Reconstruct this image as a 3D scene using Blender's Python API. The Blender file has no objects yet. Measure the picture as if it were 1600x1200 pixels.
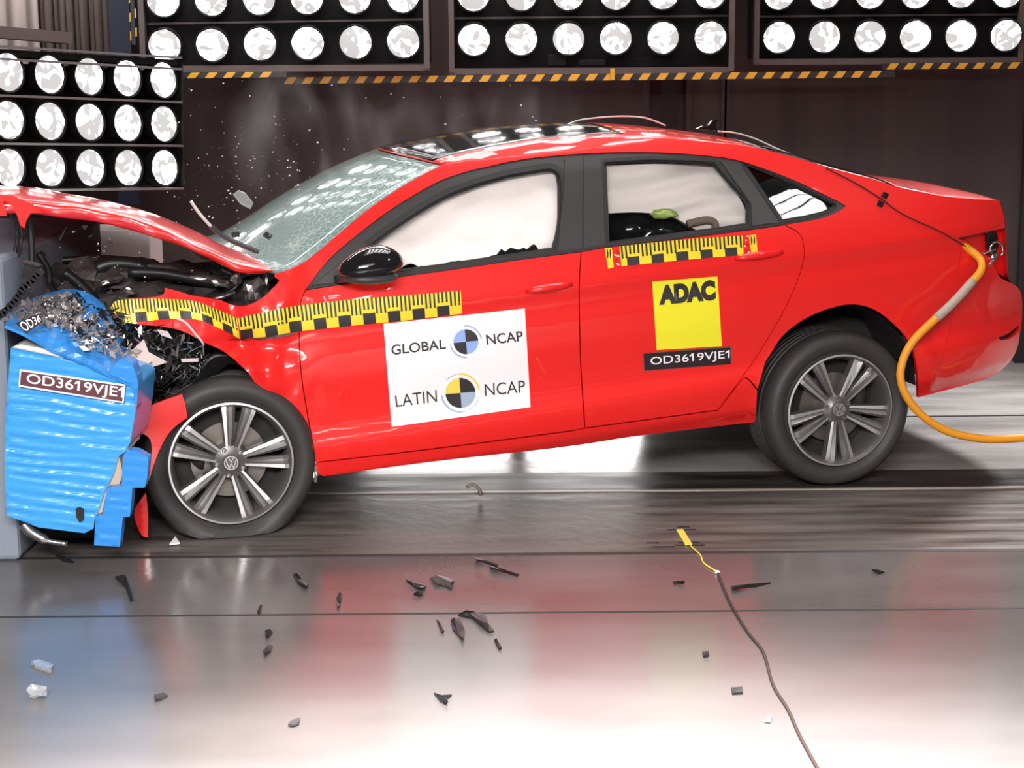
import bpy, bmesh, math, random
import numpy as np
from mathutils import Vector, noise
from mathutils.geometry import delaunay_2d_cdt
random.seed(7)
sc = bpy.context.scene
col = sc.collection

# ------------------------------------------------------------------ camera
FPX, PITCH, ROLL, HC = 2700.0, math.atan(516/2700.0), math.radians(0.5), 1.78
FW = np.array([0, math.cos(PITCH), -math.sin(PITCH)])
R0 = np.array([1., 0, 0]); U0 = np.cross(R0, FW)
RT = R0*math.cos(ROLL) - U0*math.sin(ROLL); UP = np.cross(RT, FW)
CAM = np.array([0, 0, HC])
cd = bpy.data.cameras.new('camera'); cam = bpy.data.objects.new('camera', cd); col.objects.link(cam)
cd.sensor_width = 36; cd.lens = FPX/1600*36; cd.clip_end = 100
from mathutils import Matrix
cam.matrix_world = Matrix(((RT[0], UP[0], -FW[0], 0), (RT[1], UP[1], -FW[1], 0), (RT[2], UP[2], -FW[2], HC), (0, 0, 0, 1)))
sc.camera = cam
# ------------------------------------------------------------------ world, exposure, lamps without a visible body
sc.view_settings.view_transform = 'Standard'; sc.view_settings.look = 'None'
sc.view_settings.exposure = 0.0; sc.view_settings.gamma = 1.0; sc.view_settings.use_curve_mapping = False
w = bpy.data.worlds.new('world'); sc.world = w; w.use_nodes = True
w.node_tree.nodes['Background'].inputs[0].default_value = (.50, .46, .45, 1)
w.node_tree.nodes['Background'].inputs[1].default_value = 0.16

def area(name, loc, target, size, power, colr=(1, .97, .95), sy=None):
    l = bpy.data.lights.new(name, 'AREA'); l.energy = power; l.size = size; l.color = colr
    if sy: l.shape = 'RECTANGLE'; l.size_y = sy
    o = bpy.data.objects.new(name, l); col.objects.link(o); o.location = loc
    d = Vector(target)-Vector(loc); o.rotation_euler = d.to_track_quat('-Z', 'Y').to_euler(); return o
def spot(name, loc, target, power, ang, blend, rad=.3):
    l = bpy.data.lights.new(name, 'SPOT'); l.energy = power; l.spot_size = math.radians(ang); l.spot_blend = blend; l.shadow_soft_size = rad
    o = bpy.data.objects.new(name, l); col.objects.link(o); o.location = loc
    d = Vector(target)-Vector(loc); o.rotation_euler = d.to_track_quat('-Z', 'Y').to_euler(); return o
area('key_light', (-.5, -.7, 3.5), (.1, 6.4, .6), 3.2, 930, sy=1.2)
area('ceiling_light', (.2, 6.6, 5.2), (.2, 6.6, 0), 3.4, 120, sy=1.6)
spot('floor_spotlight', (.2, 2.2, 5.2), (.36, 2.6, 0), 16500, 54, .85)
spot('rear_floor_spotlight', (-.2, 9.5, 3.4), (.2, 8.0, 0), 250, 100, .8)
spot('rear_floor_spotlight', (3.0, 9.3, 3.6), (2.5, 7.6, 0), 900, 62, .8)  # extra spot added to lift the right rear floor

# ------------------------------------------------------------------ pixel helpers (photo frame 1600x1200)
def ray(x, y):
    d = FW + RT*(x-800)/FPX + UP*(600-y)/FPX
    return d
def atY(x, y, Y):
    d = ray(x, y); return CAM + d*(Y/d[1])
def onfloor(x, y, z=0.0):
    d = ray(x, y); return CAM + d*((z-HC)/d[2])

# ------------------------------------------------------------------ materials
def mat(name, colr, rough=.5, metal=0, coat=0, spec=.5, emis=None, es=1, bump=None, alpha=None, trans=0, ior=1.45, coatr=.03):
    m = bpy.data.materials.new(name); m.use_nodes = True; nt = m.node_tree; b = nt.nodes['Principled BSDF']
    b.inputs['Base Color'].default_value = (*colr, 1); b.inputs['Roughness'].default_value = rough
    b.inputs['Metallic'].default_value = metal; b.inputs['Coat Weight'].default_value = coat; b.inputs['Coat Roughness'].default_value = coatr
    b.inputs['Specular IOR Level'].default_value = spec; b.inputs['Transmission Weight'].default_value = trans; b.inputs['IOR'].default_value = ior
    if alpha is not None: b.inputs['Alpha'].default_value = alpha
    if emis: b.inputs['Emission Color'].default_value = (*emis, 1); b.inputs['Emission Strength'].default_value = es
    if bump:
        sc_, st, dist = bump
        tc = nt.nodes.new('ShaderNodeTexCoord'); n = nt.nodes.new('ShaderNodeTexNoise'); n.inputs['Scale'].default_value = sc_; n.inputs['Detail'].default_value = 4
        nt.links.new(tc.outputs['Object'], n.inputs['Vector'])
        bp = nt.nodes.new('ShaderNodeBump'); bp.inputs['Strength'].default_value = st; bp.inputs['Distance'].default_value = dist
        nt.links.new(n.outputs['Fac'], bp.inputs['Height']); nt.links.new(bp.outputs['Normal'], b.inputs['Normal'])
    return m
def noisecol(m, c1, c2, scale=(1, 1, 1), ns=5, det=5, lo=.35, hi=.65, rr=None, coord='Object'):
    nt = m.node_tree; b = nt.nodes['Principled BSDF']
    tc = nt.nodes.new('ShaderNodeTexCoord'); mp = nt.nodes.new('ShaderNodeMapping'); mp.inputs['Scale'].default_value = scale
    n = nt.nodes.new('ShaderNodeTexNoise'); n.inputs['Scale'].default_value = ns; n.inputs['Detail'].default_value = det
    cr = nt.nodes.new('ShaderNodeValToRGB'); cr.color_ramp.elements[0].position = lo; cr.color_ramp.elements[1].position = hi
    cr.color_ramp.elements[0].color = (*c1, 1); cr.color_ramp.elements[1].color = (*c2, 1)
    nt.links.new(tc.outputs[coord], mp.inputs[0]); nt.links.new(mp.outputs[0], n.inputs['Vector']); nt.links.new(n.outputs['Fac'], cr.inputs[0])
    nt.links.new(cr.outputs[0], b.inputs['Base Color'])
    if rr:
        mr = nt.nodes.new('ShaderNodeMapRange'); mr.inputs[1].default_value = lo; mr.inputs[2].default_value = hi
        mr.inputs[3].default_value = rr[0]; mr.inputs[4].default_value = rr[1]
        nt.links.new(n.outputs['Fac'], mr.inputs[0]); nt.links.new(mr.outputs[0], b.inputs['Roughness'])
    return m
M = {}
M['red'] = mat('red_paint', (.88, .016, .014), .42, coat=1, spec=.3)
M['bonnet'] = mat('scuffed_red_paint', (.88, .016, .014), .4, coat=1, coatr=.12, spec=.5)
M['roofred'] = mat('polished_red_paint', (.88, .016, .014), .42, coat=1, spec=.3, coatr=.05)
for k_ in ('bonnet', 'roofred'): M[k_].node_tree.nodes['Principled BSDF'].inputs['Coat IOR'].default_value = 2.1
M['black'] = mat('black_plastic', (.012, .012, .013), .4)
M['gloss_black'] = mat('gloss_black', (.008, .008, .009), .12, coat=.6)
M['dark'] = mat('dark_inner', (.02, .017, .017), .8)
M['engine'] = mat('dusty_engine_grey', (.060, .050, .049), .6)
M['trim'] = mat('grey_window_trim', (.050, .046, .046), .4)
M['seal'] = mat('rubber_seal', (.022, .02, .02), .6)
M['tyre'] = mat('tyre_rubber', (.040, .036, .035), .55, bump=(60, .25, .004))
M['rimdark'] = mat('dark_grey_alloy', (.16, .15, .15), .38, metal=.5)
M['machined'] = mat('machined_alloy', (.75, .73, .73), .42, metal=.85)
M['disc'] = mat('brake_steel', (.25, .22, .2), .4, metal=.8)
M['chrome'] = mat('chrome', (.8, .8, .8), .12, metal=1)
M['steel'] = mat('scuffed_steel', (.35, .34, .34), .35, metal=.9)
M['airbag'] = mat('airbag_fabric', (.95, .86, .83), .75, bump=(9, .5, .02))
M['white'] = mat('white_sheet', (.93, .90, .92), .35)
M['ink'] = mat('black_ink', (.035, .028, .03), .5)
M['lightblue'] = mat('light_blue_ink', (.30, .45, .85), .4)
M['greyblue'] = mat('grey_blue_ink', (.38, .47, .62), .4)
M['yellow'] = mat('yellow_sheet', (.95, .86, .035), .3)
M['ryellow'] = mat('ruler_yellow', (.92, .70, .035), .35)
M['logoyellow'] = mat('logo_yellow', (.9, .68, .1), .4)
M['plate'] = mat('label_black', (.03, .018, .022), .4)
M['maroon'] = mat('label_maroon', (.12, .04, .05), .4)
M['htyellow'] = mat('hazard_yellow', (.55, .28, .02), .5)
M['htblack'] = mat('hazard_black', (.015, .013, .013), .5)
M['wood'] = mat('wood', (.5, .4, .3), .7)
M['rope'] = mat('orange_hose_sleeve', (.85, .33, .02), .5, bump=(120, .3, .003))
M['sleeve'] = mat('braided_sleeve', (.45, .36, .3), .6, bump=(200, .5, .003))
M['green'] = mat('green_fabric', (.35, .45, .12), .6)
M['tan'] = mat('tan_fabric', (.22, .17, .13), .6)
M['blue'] = mat('blue_foil', (.05, .33, .74), .3, coat=.5)
M['blue2'] = mat('blue_skin', (.03, .25, .68), .35, coat=.3)
M['alum'] = mat('honeycomb_aluminium', (.6, .57, .55), .3, metal=.8)
M['cream'] = mat('cream_foam', (.75, .68, .58), .6)
M['glassbit'] = mat('clear_shards', (.80, .80, .82), .1, trans=.75, coat=1)
M['concrete'] = mat('bluish_concrete', (.22, .25, .30), .7, bump=(8, .3, .02))
M['bankblack'] = mat('bank_black', (.004, .0035, .004), .7, spec=.2)
M['bankbar'] = mat('bank_bar', (.085, .064, .062), .5, metal=.3)
M['wire'] = mat('wire_brown', (.045, .028, .023), .6, spec=.2)
M['wirewhite'] = mat('wire_pale', (.6, .57, .55), .4)
def glassmat(name, tint, mixf, rough=.02):
    m = bpy.data.materials.new(name); m.use_nodes = True; nt = m.node_tree; nt.nodes.clear()
    o = nt.nodes.new('ShaderNodeOutputMaterial'); mx = nt.nodes.new('ShaderNodeMixShader'); t = nt.nodes.new('ShaderNodeBsdfTransparent')
    g = nt.nodes.new('ShaderNodeBsdfGlossy'); g.inputs['Roughness'].default_value = rough; t.inputs[0].default_value = (*tint, 1)
    f = nt.nodes.new('ShaderNodeFresnel'); f.inputs[0].default_value = mixf
    nt.links.new(f.outputs[0], mx.inputs[0]); nt.links.new(t.outputs[0], mx.inputs[1]); nt.links.new(g.outputs[0], mx.inputs[2]); nt.links.new(mx.outputs[0], o.inputs[0])
    return m
M['glass'] = glassmat('window_glass', (.97, .985, .98), 1.45)
M['darkglass'] = glassmat('tinted_glass', (.55, .58, .58), 1.5)
M['lensglass'] = glassmat('clear_cover', (.95, .95, .95), 1.45)
# crazed windscreen: laminated glass gone milky green, sharp coat on top
m = mat('crazed_windscreen', (.30, .42, .40), .25, coat=1, coatr=.04, alpha=.78); M['windscreen'] = m
nt = m.node_tree; b = nt.nodes['Principled BSDF']
tc = nt.nodes.new('ShaderNodeTexCoord'); v = nt.nodes.new('ShaderNodeTexVoronoi'); v.feature = 'DISTANCE_TO_EDGE'; v.inputs['Scale'].default_value = 34
n2 = nt.nodes.new('ShaderNodeTexNoise'); n2.inputs['Scale'].default_value = 3.5; n2.inputs['Detail'].default_value = 6
cr = nt.nodes.new('ShaderNodeValToRGB'); cr.color_ramp.elements[0].color = (.50, .62, .60, 1); cr.color_ramp.elements[1].color = (.20, .31, .29, 1); cr.color_ramp.elements[1].position = .09
mx = nt.nodes.new('ShaderNodeMixRGB'); mx.inputs[2].default_value = (.24, .35, .33, 1)
cr2 = nt.nodes.new('ShaderNodeValToRGB'); cr2.color_ramp.elements[0].position = .42; cr2.color_ramp.elements[1].position = .6
nt.links.new(tc.outputs['Object'], v.inputs['Vector']); nt.links.new(tc.outputs['Object'], n2.inputs['Vector'])
nt.links.new(v.outputs['Distance'], cr.inputs[0]); nt.links.new(cr.outputs[0], mx.inputs[1]); nt.links.new(n2.outputs['Fac'], cr2.inputs[0]); nt.links.new(cr2.outputs[0], mx.inputs[0])
nt.links.new(mx.outputs[0], b.inputs['Base Color'])
# lamp lens: glowing front glass with the facets of its reflector
m = bpy.data.materials.new('lamp_lens'); m.use_nodes = True; nt = m.node_tree; b = nt.nodes['Principled BSDF']; M['lens'] = m
tc = nt.nodes.new('ShaderNodeTexCoord'); oi = nt.nodes.new('ShaderNodeObjectInfo')
add = nt.nodes.new('ShaderNodeVectorMath'); add.operation = 'MULTIPLY_ADD'; add.inputs[1].default_value = (1.7, 1.7, 1.7)
cmb = nt.nodes.new('ShaderNodeVectorMath'); cmb.operation = 'SCALE'; cmb.inputs[0].default_value = (31, 17, 23)
nt.links.new(oi.outputs['Random'], cmb.inputs['Scale'])
nt.links.new(tc.outputs['Object'], add.inputs[0]); nt.links.new(cmb.outputs[0], add.inputs[2])
vn = nt.nodes.new('ShaderNodeTexNoise'); vn.inputs['Scale'].default_value = 1.15; vn.inputs['Detail'].default_value = 1.5; vn.inputs['Distortion'].default_value = 1.5; nt.links.new(add.outputs[0], vn.inputs['Vector'])
sp = nt.nodes.new('ShaderNodeSeparateColor'); nt.links.new(vn.outputs['Color'], sp.inputs[0])
mr = nt.nodes.new('ShaderNodeMapRange'); mr.inputs[1].default_value = .45; mr.inputs[2].default_value = .72; mr.inputs[3].default_value = .66; mr.inputs[4].default_value = 10.0; nt.links.new(sp.outputs[0], mr.inputs[0])
b.inputs['Base Color'].default_value = (.03, .03, .03, 1); b.inputs['Emission Color'].default_value = (1, .965, .955, 1); nt.links.new(mr.outputs[0], b.inputs['Emission Strength'])
M['lens_hot'] = mat('hot_lamp_lens', (.5, .5, .5), .3, emis=(1, .97, .95), es=18)
M['softlight'] = mat('white_diffuser', (.8, .8, .8), .5, emis=(1, .97, .96), es=9)
M['lens_side'] = mat('side_lamp_lens', (.5, .5, .5), .3, emis=(1, .97, .95), es=32)

# ------------------------------------------------------------------ object helpers
def mesh_obj(name, V, F, m, parent=None, smooth=False, normals=None, mats=None, fm=None):
    me = bpy.data.meshes.new(name); me.from_pydata([tuple(map(float, p)) for p in V], [], [tuple(map(int, f)) for f in F]); me.update()
    if mats:
        for q in mats: me.materials.append(q)
        if fm is not None: me.polygons.foreach_set('material_index', fm)
    elif m: me.materials.append(m)
    if smooth: me.polygons.foreach_set('use_smooth', [True]*len(me.polygons))
    if normals is not None: me.normals_split_custom_set_from_vertices([tuple(map(float, n)) for n in normals])
    o = bpy.data.objects.new(name, me); col.objects.link(o)
    if parent: o.parent = parent
    return o
def empty(name, loc=(0, 0, 0), rz=0, parent=None):
    o = bpy.data.objects.new(name, None); col.objects.link(o); o.location = tuple(map(float, loc)); o.rotation_euler = (0, 0, rz); o.empty_display_size = .1
    if parent: o.parent = parent
    return o
def tag(o, label=None, cat=None, group=None, kind=None):
    if label: o['label'] = label
    if cat: o['category'] = cat
    if group: o['group'] = group
    if kind: o['kind'] = kind
    return o
class MB:
    def __init__(s): s.V = []; s.F = []; s.m = []
    def add(s, V, F, mi=0):
        k = len(s.V); s.V += [tuple(p) for p in V]; s.F += [tuple(i+k for i in f) for f in F]; s.m += [mi]*len(F); return s
    def box(s, c, d, rot=None, mi=0):
        V = [np.array([(x*d[0]/2), (y*d[1]/2), (z*d[2]/2)]) for x in (-1, 1) for y in (-1, 1) for z in (-1, 1)]
        if rot is not None: V = [rot@p for p in V]
        V = [p+np.array(c) for p in V]
        return s.add(V, [(0, 1, 3, 2), (4, 6, 7, 5), (0, 4, 5, 1), (2, 3, 7, 6), (0, 2, 6, 4), (1, 5, 7, 3)], mi)
    def bar(s, a, b, wd, hd=None, mi=0):           # rectangular bar a->b
        a = np.array(a, float); b = np.array(b, float); d = b-a; L = np.linalg.norm(d); d /= L
        up = np.array([0, 0, 1.]) if abs(d[2]) < .95 else np.array([0, 1., 0])
        sd = np.cross(d, up); sd /= np.linalg.norm(sd); up = np.cross(sd, d); hd = hd or wd
        V = [p+sd*i*wd/2+up*j*hd/2 for p in (a, b) for i, j in ((-1, -1), (1, -1), (1, 1), (-1, 1))]
        return s.add(V, [(0, 3, 2, 1), (4, 5, 6, 7), (0, 1, 5, 4), (1, 2, 6, 5), (2, 3, 7, 6), (3, 0, 4, 7)], mi)
    def tube(s, pts, r, n=8, mi=0):
        P = [np.array(p, float) for p in pts]; rings = []
        up = np.array([.13, .2, .97]); V = []; F = []
        for i, p in enumerate(P):
            d = P[min(i+1, len(P)-1)]-P[max(i-1, 0)]; d /= max(np.linalg.norm(d), 1e-9)
            a = np.cross(d, up); a /= np.linalg.norm(a); bb = np.cross(a, d)
            rr = r[i] if hasattr(r, '__len__') else r
            V += [p+rr*(a*math.cos(t)+bb*math.sin(t)) for t in np.linspace(0, 2*math.pi, n, endpoint=False)]
        for i in range(len(P)-1):
            for j in range(n): F.append((i*n+j, i*n+(j+1) % n, (i+1)*n+(j+1) % n, (i+1)*n+j))
        F.append(tuple(range(n-1, -1, -1))); F.append(tuple((len(P)-1)*n+j for j in range(n)))
        return s.add(V, F, mi)
    def lathe(s, prof, c, ax=(0, 1, 0), n=48, mi=0, ang=0):  # prof = (radius, offset along axis)
        ax = np.array(ax, float); ax /= np.linalg.norm(ax)
        a = np.cross(ax, [0, 0, 1.]) if abs(ax[2]) < .9 else np.cross(ax, [0, 1., 0]); a /= np.linalg.norm(a); bb = np.cross(ax, a)
        V = []; F = []; c = np.array(c, float)
        for (r, h) in prof:
            V += [c+ax*h+r*(a*math.cos(t)+bb*math.sin(t)) for t in np.linspace(0, 2*math.pi, n, endpoint=False)]
        for i in range(len(prof)-1):
            for j in range(n): F.append((i*n+j, i*n+(j+1) % n, (i+1)*n+(j+1) % n, (i+1)*n+j))
        return s.add(V, F, mi)
    def blob(s, c, d, seed=0, amp=.15, sub=2, mi=0, rot=None, fr=2.):
        bm = bmesh.new(); bmesh.ops.create_icosphere(bm, subdivisions=sub, radius=1)
        V = []
        for v_ in bm.verts:
            k = 1+amp*noise.noise(v_.co*fr+Vector((seed*3.1, seed*1.7, 0)))*2
            p = np.array([v_.co.x*d[0]/2, v_.co.y*d[1]/2, v_.co.z*d[2]/2])*k
            if rot is not None: p = rot@p
            V.append(p+np.array(c))
        bm.verts.index_update(); F = [tuple(q.index for q in f.verts) for f in bm.faces]; bm.free()
        return s.add(V, F, mi)
    def prism(s, pts, off, mi=0):                   # closed 3d outline extruded by off
        n = len(pts); off = np.array(off, float); V = [np.array(p, float) for p in pts]; V += [p+off for p in V]
        F = [tuple(range(n)), tuple(range(2*n-1, n-1, -1))]+[(i, i+n, (i+1) % n+n, (i+1) % n) for i in range(n)]
        return s.add(V, F, mi)
    def build(s, name, m, parent=None, smooth=False, angle=None, bevel=0):
        ms = m if isinstance(m, (list, tuple)) else [m]
        o = mesh_obj(name, s.V, s.F, None, parent, smooth or angle is not None, mats=ms, fm=s.m)
        bm = bmesh.new(); bm.from_mesh(o.data); bmesh.ops.recalc_face_normals(bm, faces=bm.faces); bm.to_mesh(o.data); bm.free()
        if angle is not None: o.data.set_sharp_from_angle(angle=math.radians(angle))
        if bevel:
            bv = o.modifiers.new('bevel', 'BEVEL'); bv.width = bevel; bv.segments = 2; bv.limit_method = 'ANGLE'
        return o
def rotz(a): return np.array([[math.cos(a), -math.sin(a), 0], [math.sin(a), math.cos(a), 0], [0, 0, 1]])
def roty(a): return np.array([[math.cos(a), 0, math.sin(a)], [0, 1, 0], [-math.sin(a), 0, math.cos(a)]])
def rotx(a): return np.array([[1, 0, 0], [0, math.cos(a), -math.sin(a)], [0, math.sin(a), math.cos(a)]])
def crv(pts, n=8):                                  # Catmull-Rom through points
    P = [np.array(p, float) for p in pts]
    if len(P) < 3:
        return [P[0]+(P[1]-P[0])*t for t in np.linspace(0, 1, n+1)]
    Q = [2*P[0]-P[1]]+P+[2*P[-1]-P[-2]]; out = []
    for i in range(1, len(Q)-2):
        for k in range(n):
            t = k/n; a, b_, c, d = Q[i-1], Q[i], Q[i+1], Q[i+2]
            out.append(.5*((2*b_)+(c-a)*t+(2*a-5*b_+4*c-d)*t*t+(3*b_-a-3*c+d)*t**3))
    out.append(P[-1]); return out
def path(segs, step=6):                             # closed outline from smooth segments joined at corners
    out = []
    for sg in segs:
        L = sum(math.dist(sg[i], sg[i+1]) for i in range(len(sg)-1)); n = max(1, int(round(L/step/(max(1, len(sg)-1)))))
        c = crv(sg, n); out += c[:-1]
    return out
def resample(pts, n):
    P = np.array([np.array(p, float) for p in pts]); d = np.r_[0, np.cumsum(np.linalg.norm(np.diff(P, axis=0), axis=1))]
    t = np.linspace(0, d[-1], n); return [np.array([np.interp(q, d, P[:, k]) for k in range(P.shape[1])]) for q in t]
def inpoly(P, poly):
    P = np.atleast_2d(P); x, y = P[:, 0], P[:, 1]; ins = np.zeros(len(P), bool); q = np.array(poly); n = len(q)
    for i in range(n):
        x1, y1 = q[i-1]; x2, y2 = q[i]
        c = ((y1 > y) != (y2 > y)); 
        with np.errstate(divide='ignore', invalid='ignore'): xi = (x2-x1)*(y-y1)/(y2-y1)+x1
        ins ^= c & (x < xi)
    return ins
def distpoly(P, poly):
    q = np.array(poly); D = np.full(len(P), 1e9)
    for i in range(len(q)):
        a, b_ = q[i-1], q[i]; ab = b_-a; L = max(ab@ab, 1e-9)
        t = np.clip(((P-a)@ab)/L, 0, 1); D = np.minimum(D, np.linalg.norm(P-(a+t[:, None]*ab), axis=1))
    return D
def inset(poly, d):
    q = np.array(poly); A = sum(q[i-1][0]*q[i][1]-q[i][0]*q[i-1][1] for i in range(len(q)))
    sgn = 1 if A > 0 else -1; out = []
    for i in range(len(q)):
        t = q[(i+1) % len(q)]-q[i-1]; L = np.linalg.norm(t); t = t/L if L > 1e-6 else t
        out.append(q[i]+sgn*d*np.array([-t[1], t[0]]))
    return out

# ------------------------------------------------------------------ car frame: u rearwards, v away from camera, w up
YAW = math.radians(15.0)
P0 = onfloor(360, 838)
ROT = rotz(YAW); CW = .87
camL = ROT.T@(CAM-P0)
def sm(x, a, b):
    t = min(1, max(0, (x-a)/(b-a))); return t*t*(3-2*t)
def vplane(x, y, v):
    d = ROT.T@ray(x, y); t = (v-camL[1])/d[1]; return camL+d*t
def wbelt(u): return BA+BB*u
_a = vplane(500, 447, .03); _b = vplane(1226, 351, .03)
BB = (_b[2]-_a[2])/(_b[0]-_a[0]); BA = _a[2]-BB*_a[0]
PROF = [(-1.0, .16), (-.80, .10), (-.74, .050), (-.68, .028), (-.63, .016), (-.595, .016), (-.55, .040), (-.48, .034), (-.36, .012), (-.26, .006), (-.20, .014), (-.165, .010), (-.135, .0), (-.10, .006), (-.05, .018), (0, .034), (.03, .046), (.1, .075), (.2, .12), (.3, .172), (.38, .225), (.43, .27), (.50, .36), (.6, .5)]
_px = [p[0] for p in PROF]; _py = [p[1] for p in PROF]
# smooth table
_xx = np.linspace(-1.2, .9, 841); _yy = np.interp(_xx, _px, _py); _k = np.exp(-.5*(np.arange(-12, 13)/3.2)**2); _k /= _k.sum()
_yy = np.convolve(np.pad(_yy, 12, mode='edge'), _k, 'valid')
def Vs(u, w_):
    h = w_-wbelt(u)
    v = float(np.interp(h, _xx, _yy))
    if u > 2.75: v += .30*((u-2.75)/.85)**2.4 + .0
    # wheel arch lip
    for cu, cw, r in ((2.56, .335, .39),):
        dd = math.hypot(u-cu, w_-cw); v -= .014*math.exp(-((dd-r)/.035)**2) if w_ > .1 else 0
    # crushed front wing
    if u < .42:
        k = sm(.42-u, 0, .25)
        v += .035*k*math.exp(-((u-.07+.25*(w_-.72))/.055)**2)
        v -= .025*k*math.exp(-((u-.18-.3*(w_-.70))/.05)**2)
        v += k*.016*noise.noise(Vector((u*7, w_*9, 3)))+k*.008*noise.noise(Vector((u*19, w_*15, 7)))
        v += .03*k*sm(w_, .60, .72)*(1-sm(w_, .72, .85))
        if u < -.05: v += .22*(-.05-u)**1.5
    return v
def cp(x, y, off=0.0, f=Vs):
    v = .03
    for _ in range(14):
        p = vplane(x, y, v+off); v = .5*v+.5*f(p[0], p[2])
    return vplane(x, y, v+off)
def nrm(u, w_, f=Vs):
    e = .004; a = (f(u+e, w_)-f(u-e, w_))/(2*e); c = (f(u, w_+e)-f(u, w_-e))/(2*e)
    n = np.array([a, -1, c]); return n/np.linalg.norm(n)
car = empty('car', P0, YAW)
tag(car, 'red four-door saloon with smashed front end, tail lifted, pressed into blue barrier', 'car')

def patch(name, outline, m, off=0., holes=(), step=11, ins=1.0, flange=.02, parent=car, f=Vs, mirror=False, kind=None, rsm=6):
    poly = path(outline, rsm) if isinstance(outline[0], list) else [np.array(p, float) for p in outline]
    if ins: poly = inset(poly, ins)
    hp = [path(h, rsm) if isinstance(h[0], list) else [np.array(p, float) for p in h] for h in holes]
    q = np.array(poly); x0, y0 = q.min(0); x1, y1 = q.max(0)
    gx, gy = np.meshgrid(np.arange(x0+step/2, x1, step), np.arange(y0+step/2, y1, step*.8)); gx[::2] += step/2
    G = np.c_[gx.ravel(), gy.ravel()]
    if len(G):
        k = inpoly(G, poly) & (distpoly(G, poly) > step*.4)
        for h in hp: k &= ~inpoly(G, h) & (distpoly(G, h) > step*.4)
        G = G[k]
    pts = [Vector(p) for p in poly]; E = [(i, (i+1) % len(poly)) for i in range(len(poly))]
    for h in hp:
        k = len(pts); pts += [Vector(p) for p in h]; E += [(k+i, k+(i+1) % len(h)) for i in range(len(h))]
    pts += [Vector(p) for p in G]
    vo, eo, fo, _, _, _ = delaunay_2d_cdt(pts, E, [], 0, 1e-5)
    A = np.array([tuple(p) for p in vo]); T = np.array([t for t in fo if len(t) == 3]); C = A[T].mean(1)
    k = inpoly(C, poly)
    for h in hp: k &= ~inpoly(C, h)
    T = T[k]
    V = [cp(p[0], p[1], off, f) for p in A]; N = [nrm(p[0], p[2], f) for p in V]
    F = []
    for t in T:
        a, b_, c = (V[i] for i in t); n = np.cross(b_-a, c-a)
        F.append(tuple(t) if n[1] < 0 else tuple(t[::-1]))
    V = list(V); N = list(N)
    if flange:
        cnt = {}
        for t in F:
            for i in range(3):
                e = (t[i], t[(i+1) % 3]); key = tuple(sorted(e)); cnt.setdefault(key, []).append(e)
        for key, es in cnt.items():
            if len(es) == 1:
                a, b_ = es[0]; d = V[b_]-V[a]; L = np.linalg.norm(d)
                if L < 1e-6: continue
                out = np.cross(d/L, np.array([0, 1., 0])); 
                k0 = len(V); dn = np.array([0, flange, 0])
                V += [V[a], V[b_], V[b_]+dn, V[a]+dn]; N += [-out]*4; F.append((k0+1, k0, k0+3, k0+2))
    used = sorted({i for t in F for i in t}); mp = {o_: i for i, o_ in enumerate(used)}
    V = [V[i] for i in used]; N = [N[i] for i in used]; F = [tuple(mp[i] for i in t) for t in F]
    o = mesh_obj(name, V, F, m, parent, True, N)
    if mirror:
        Vm = [np.array([p[0], 2*CW-p[1], p[2]]) for p in V]; Nm = [np.array([n[0], -n[1], n[2]]) for n in N]
        mesh_obj(name, Vm, [t[::-1] for t in F], m, parent, True, Nm)
    return o
# ---- traced body lines
SILLB = [(505, 745), (680, 722), (880, 699.5), (1005, 681), (1180, 660)]
DOORB = [(492, 723), (680, 701), (880, 675), (914, 669), (1055, 650), (1122, 641)]
FDF = [(477, 453), (469, 475), (467, 520), (470, 580), (479, 640), (490, 700), (492, 723)]
BELT = [(477, 453), (560, 440), (640, 430), (720, 419), (800, 407), (908, 393), (950, 386), (1060, 373), (1169, 359), (1226, 351)]
FDR = [(908, 393), (905, 450), (906, 520), (908, 580), (912, 640), (914, 669)]
RDR = [(1226, 351), (1250, 366), (1257, 392), (1253, 419), (1240, 454), (1220, 495), (1182, 558), (1150, 603), (1122, 641)]
TRIMT = [(477, 453), (510, 410), (540, 382), (567, 360), (600, 335), (635, 312), (685, 284), (730, 268), (760, 261), (800, 252), (850, 245), (915, 240), (980, 238), (1040, 239), (1100, 243), (1150, 250), (1200, 266), (1250, 286), (1300, 310), (1322, 322)]
TRIMB = [(1322, 322), (1310, 331), (1280, 342), (1226, 351)]
RAIL = [(430, 428), (465, 415), (500, 390), (565, 335), (622, 295), (672, 267), (710, 250), (760, 239), (800, 231), (860, 221), (940, 215), (1000, 214), (1060, 217), (1120, 223), (1180, 231), (1240, 245), (1300, 263), (1360, 279), (1400, 291), (1437, 300)]
ARCHR = [(1181, 660), (1196, 565), (1226, 522), (1270, 492), (1325, 476), (1366, 484), (1399, 509), (1421, 536), (1432, 572), (1435, 621)]
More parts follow.
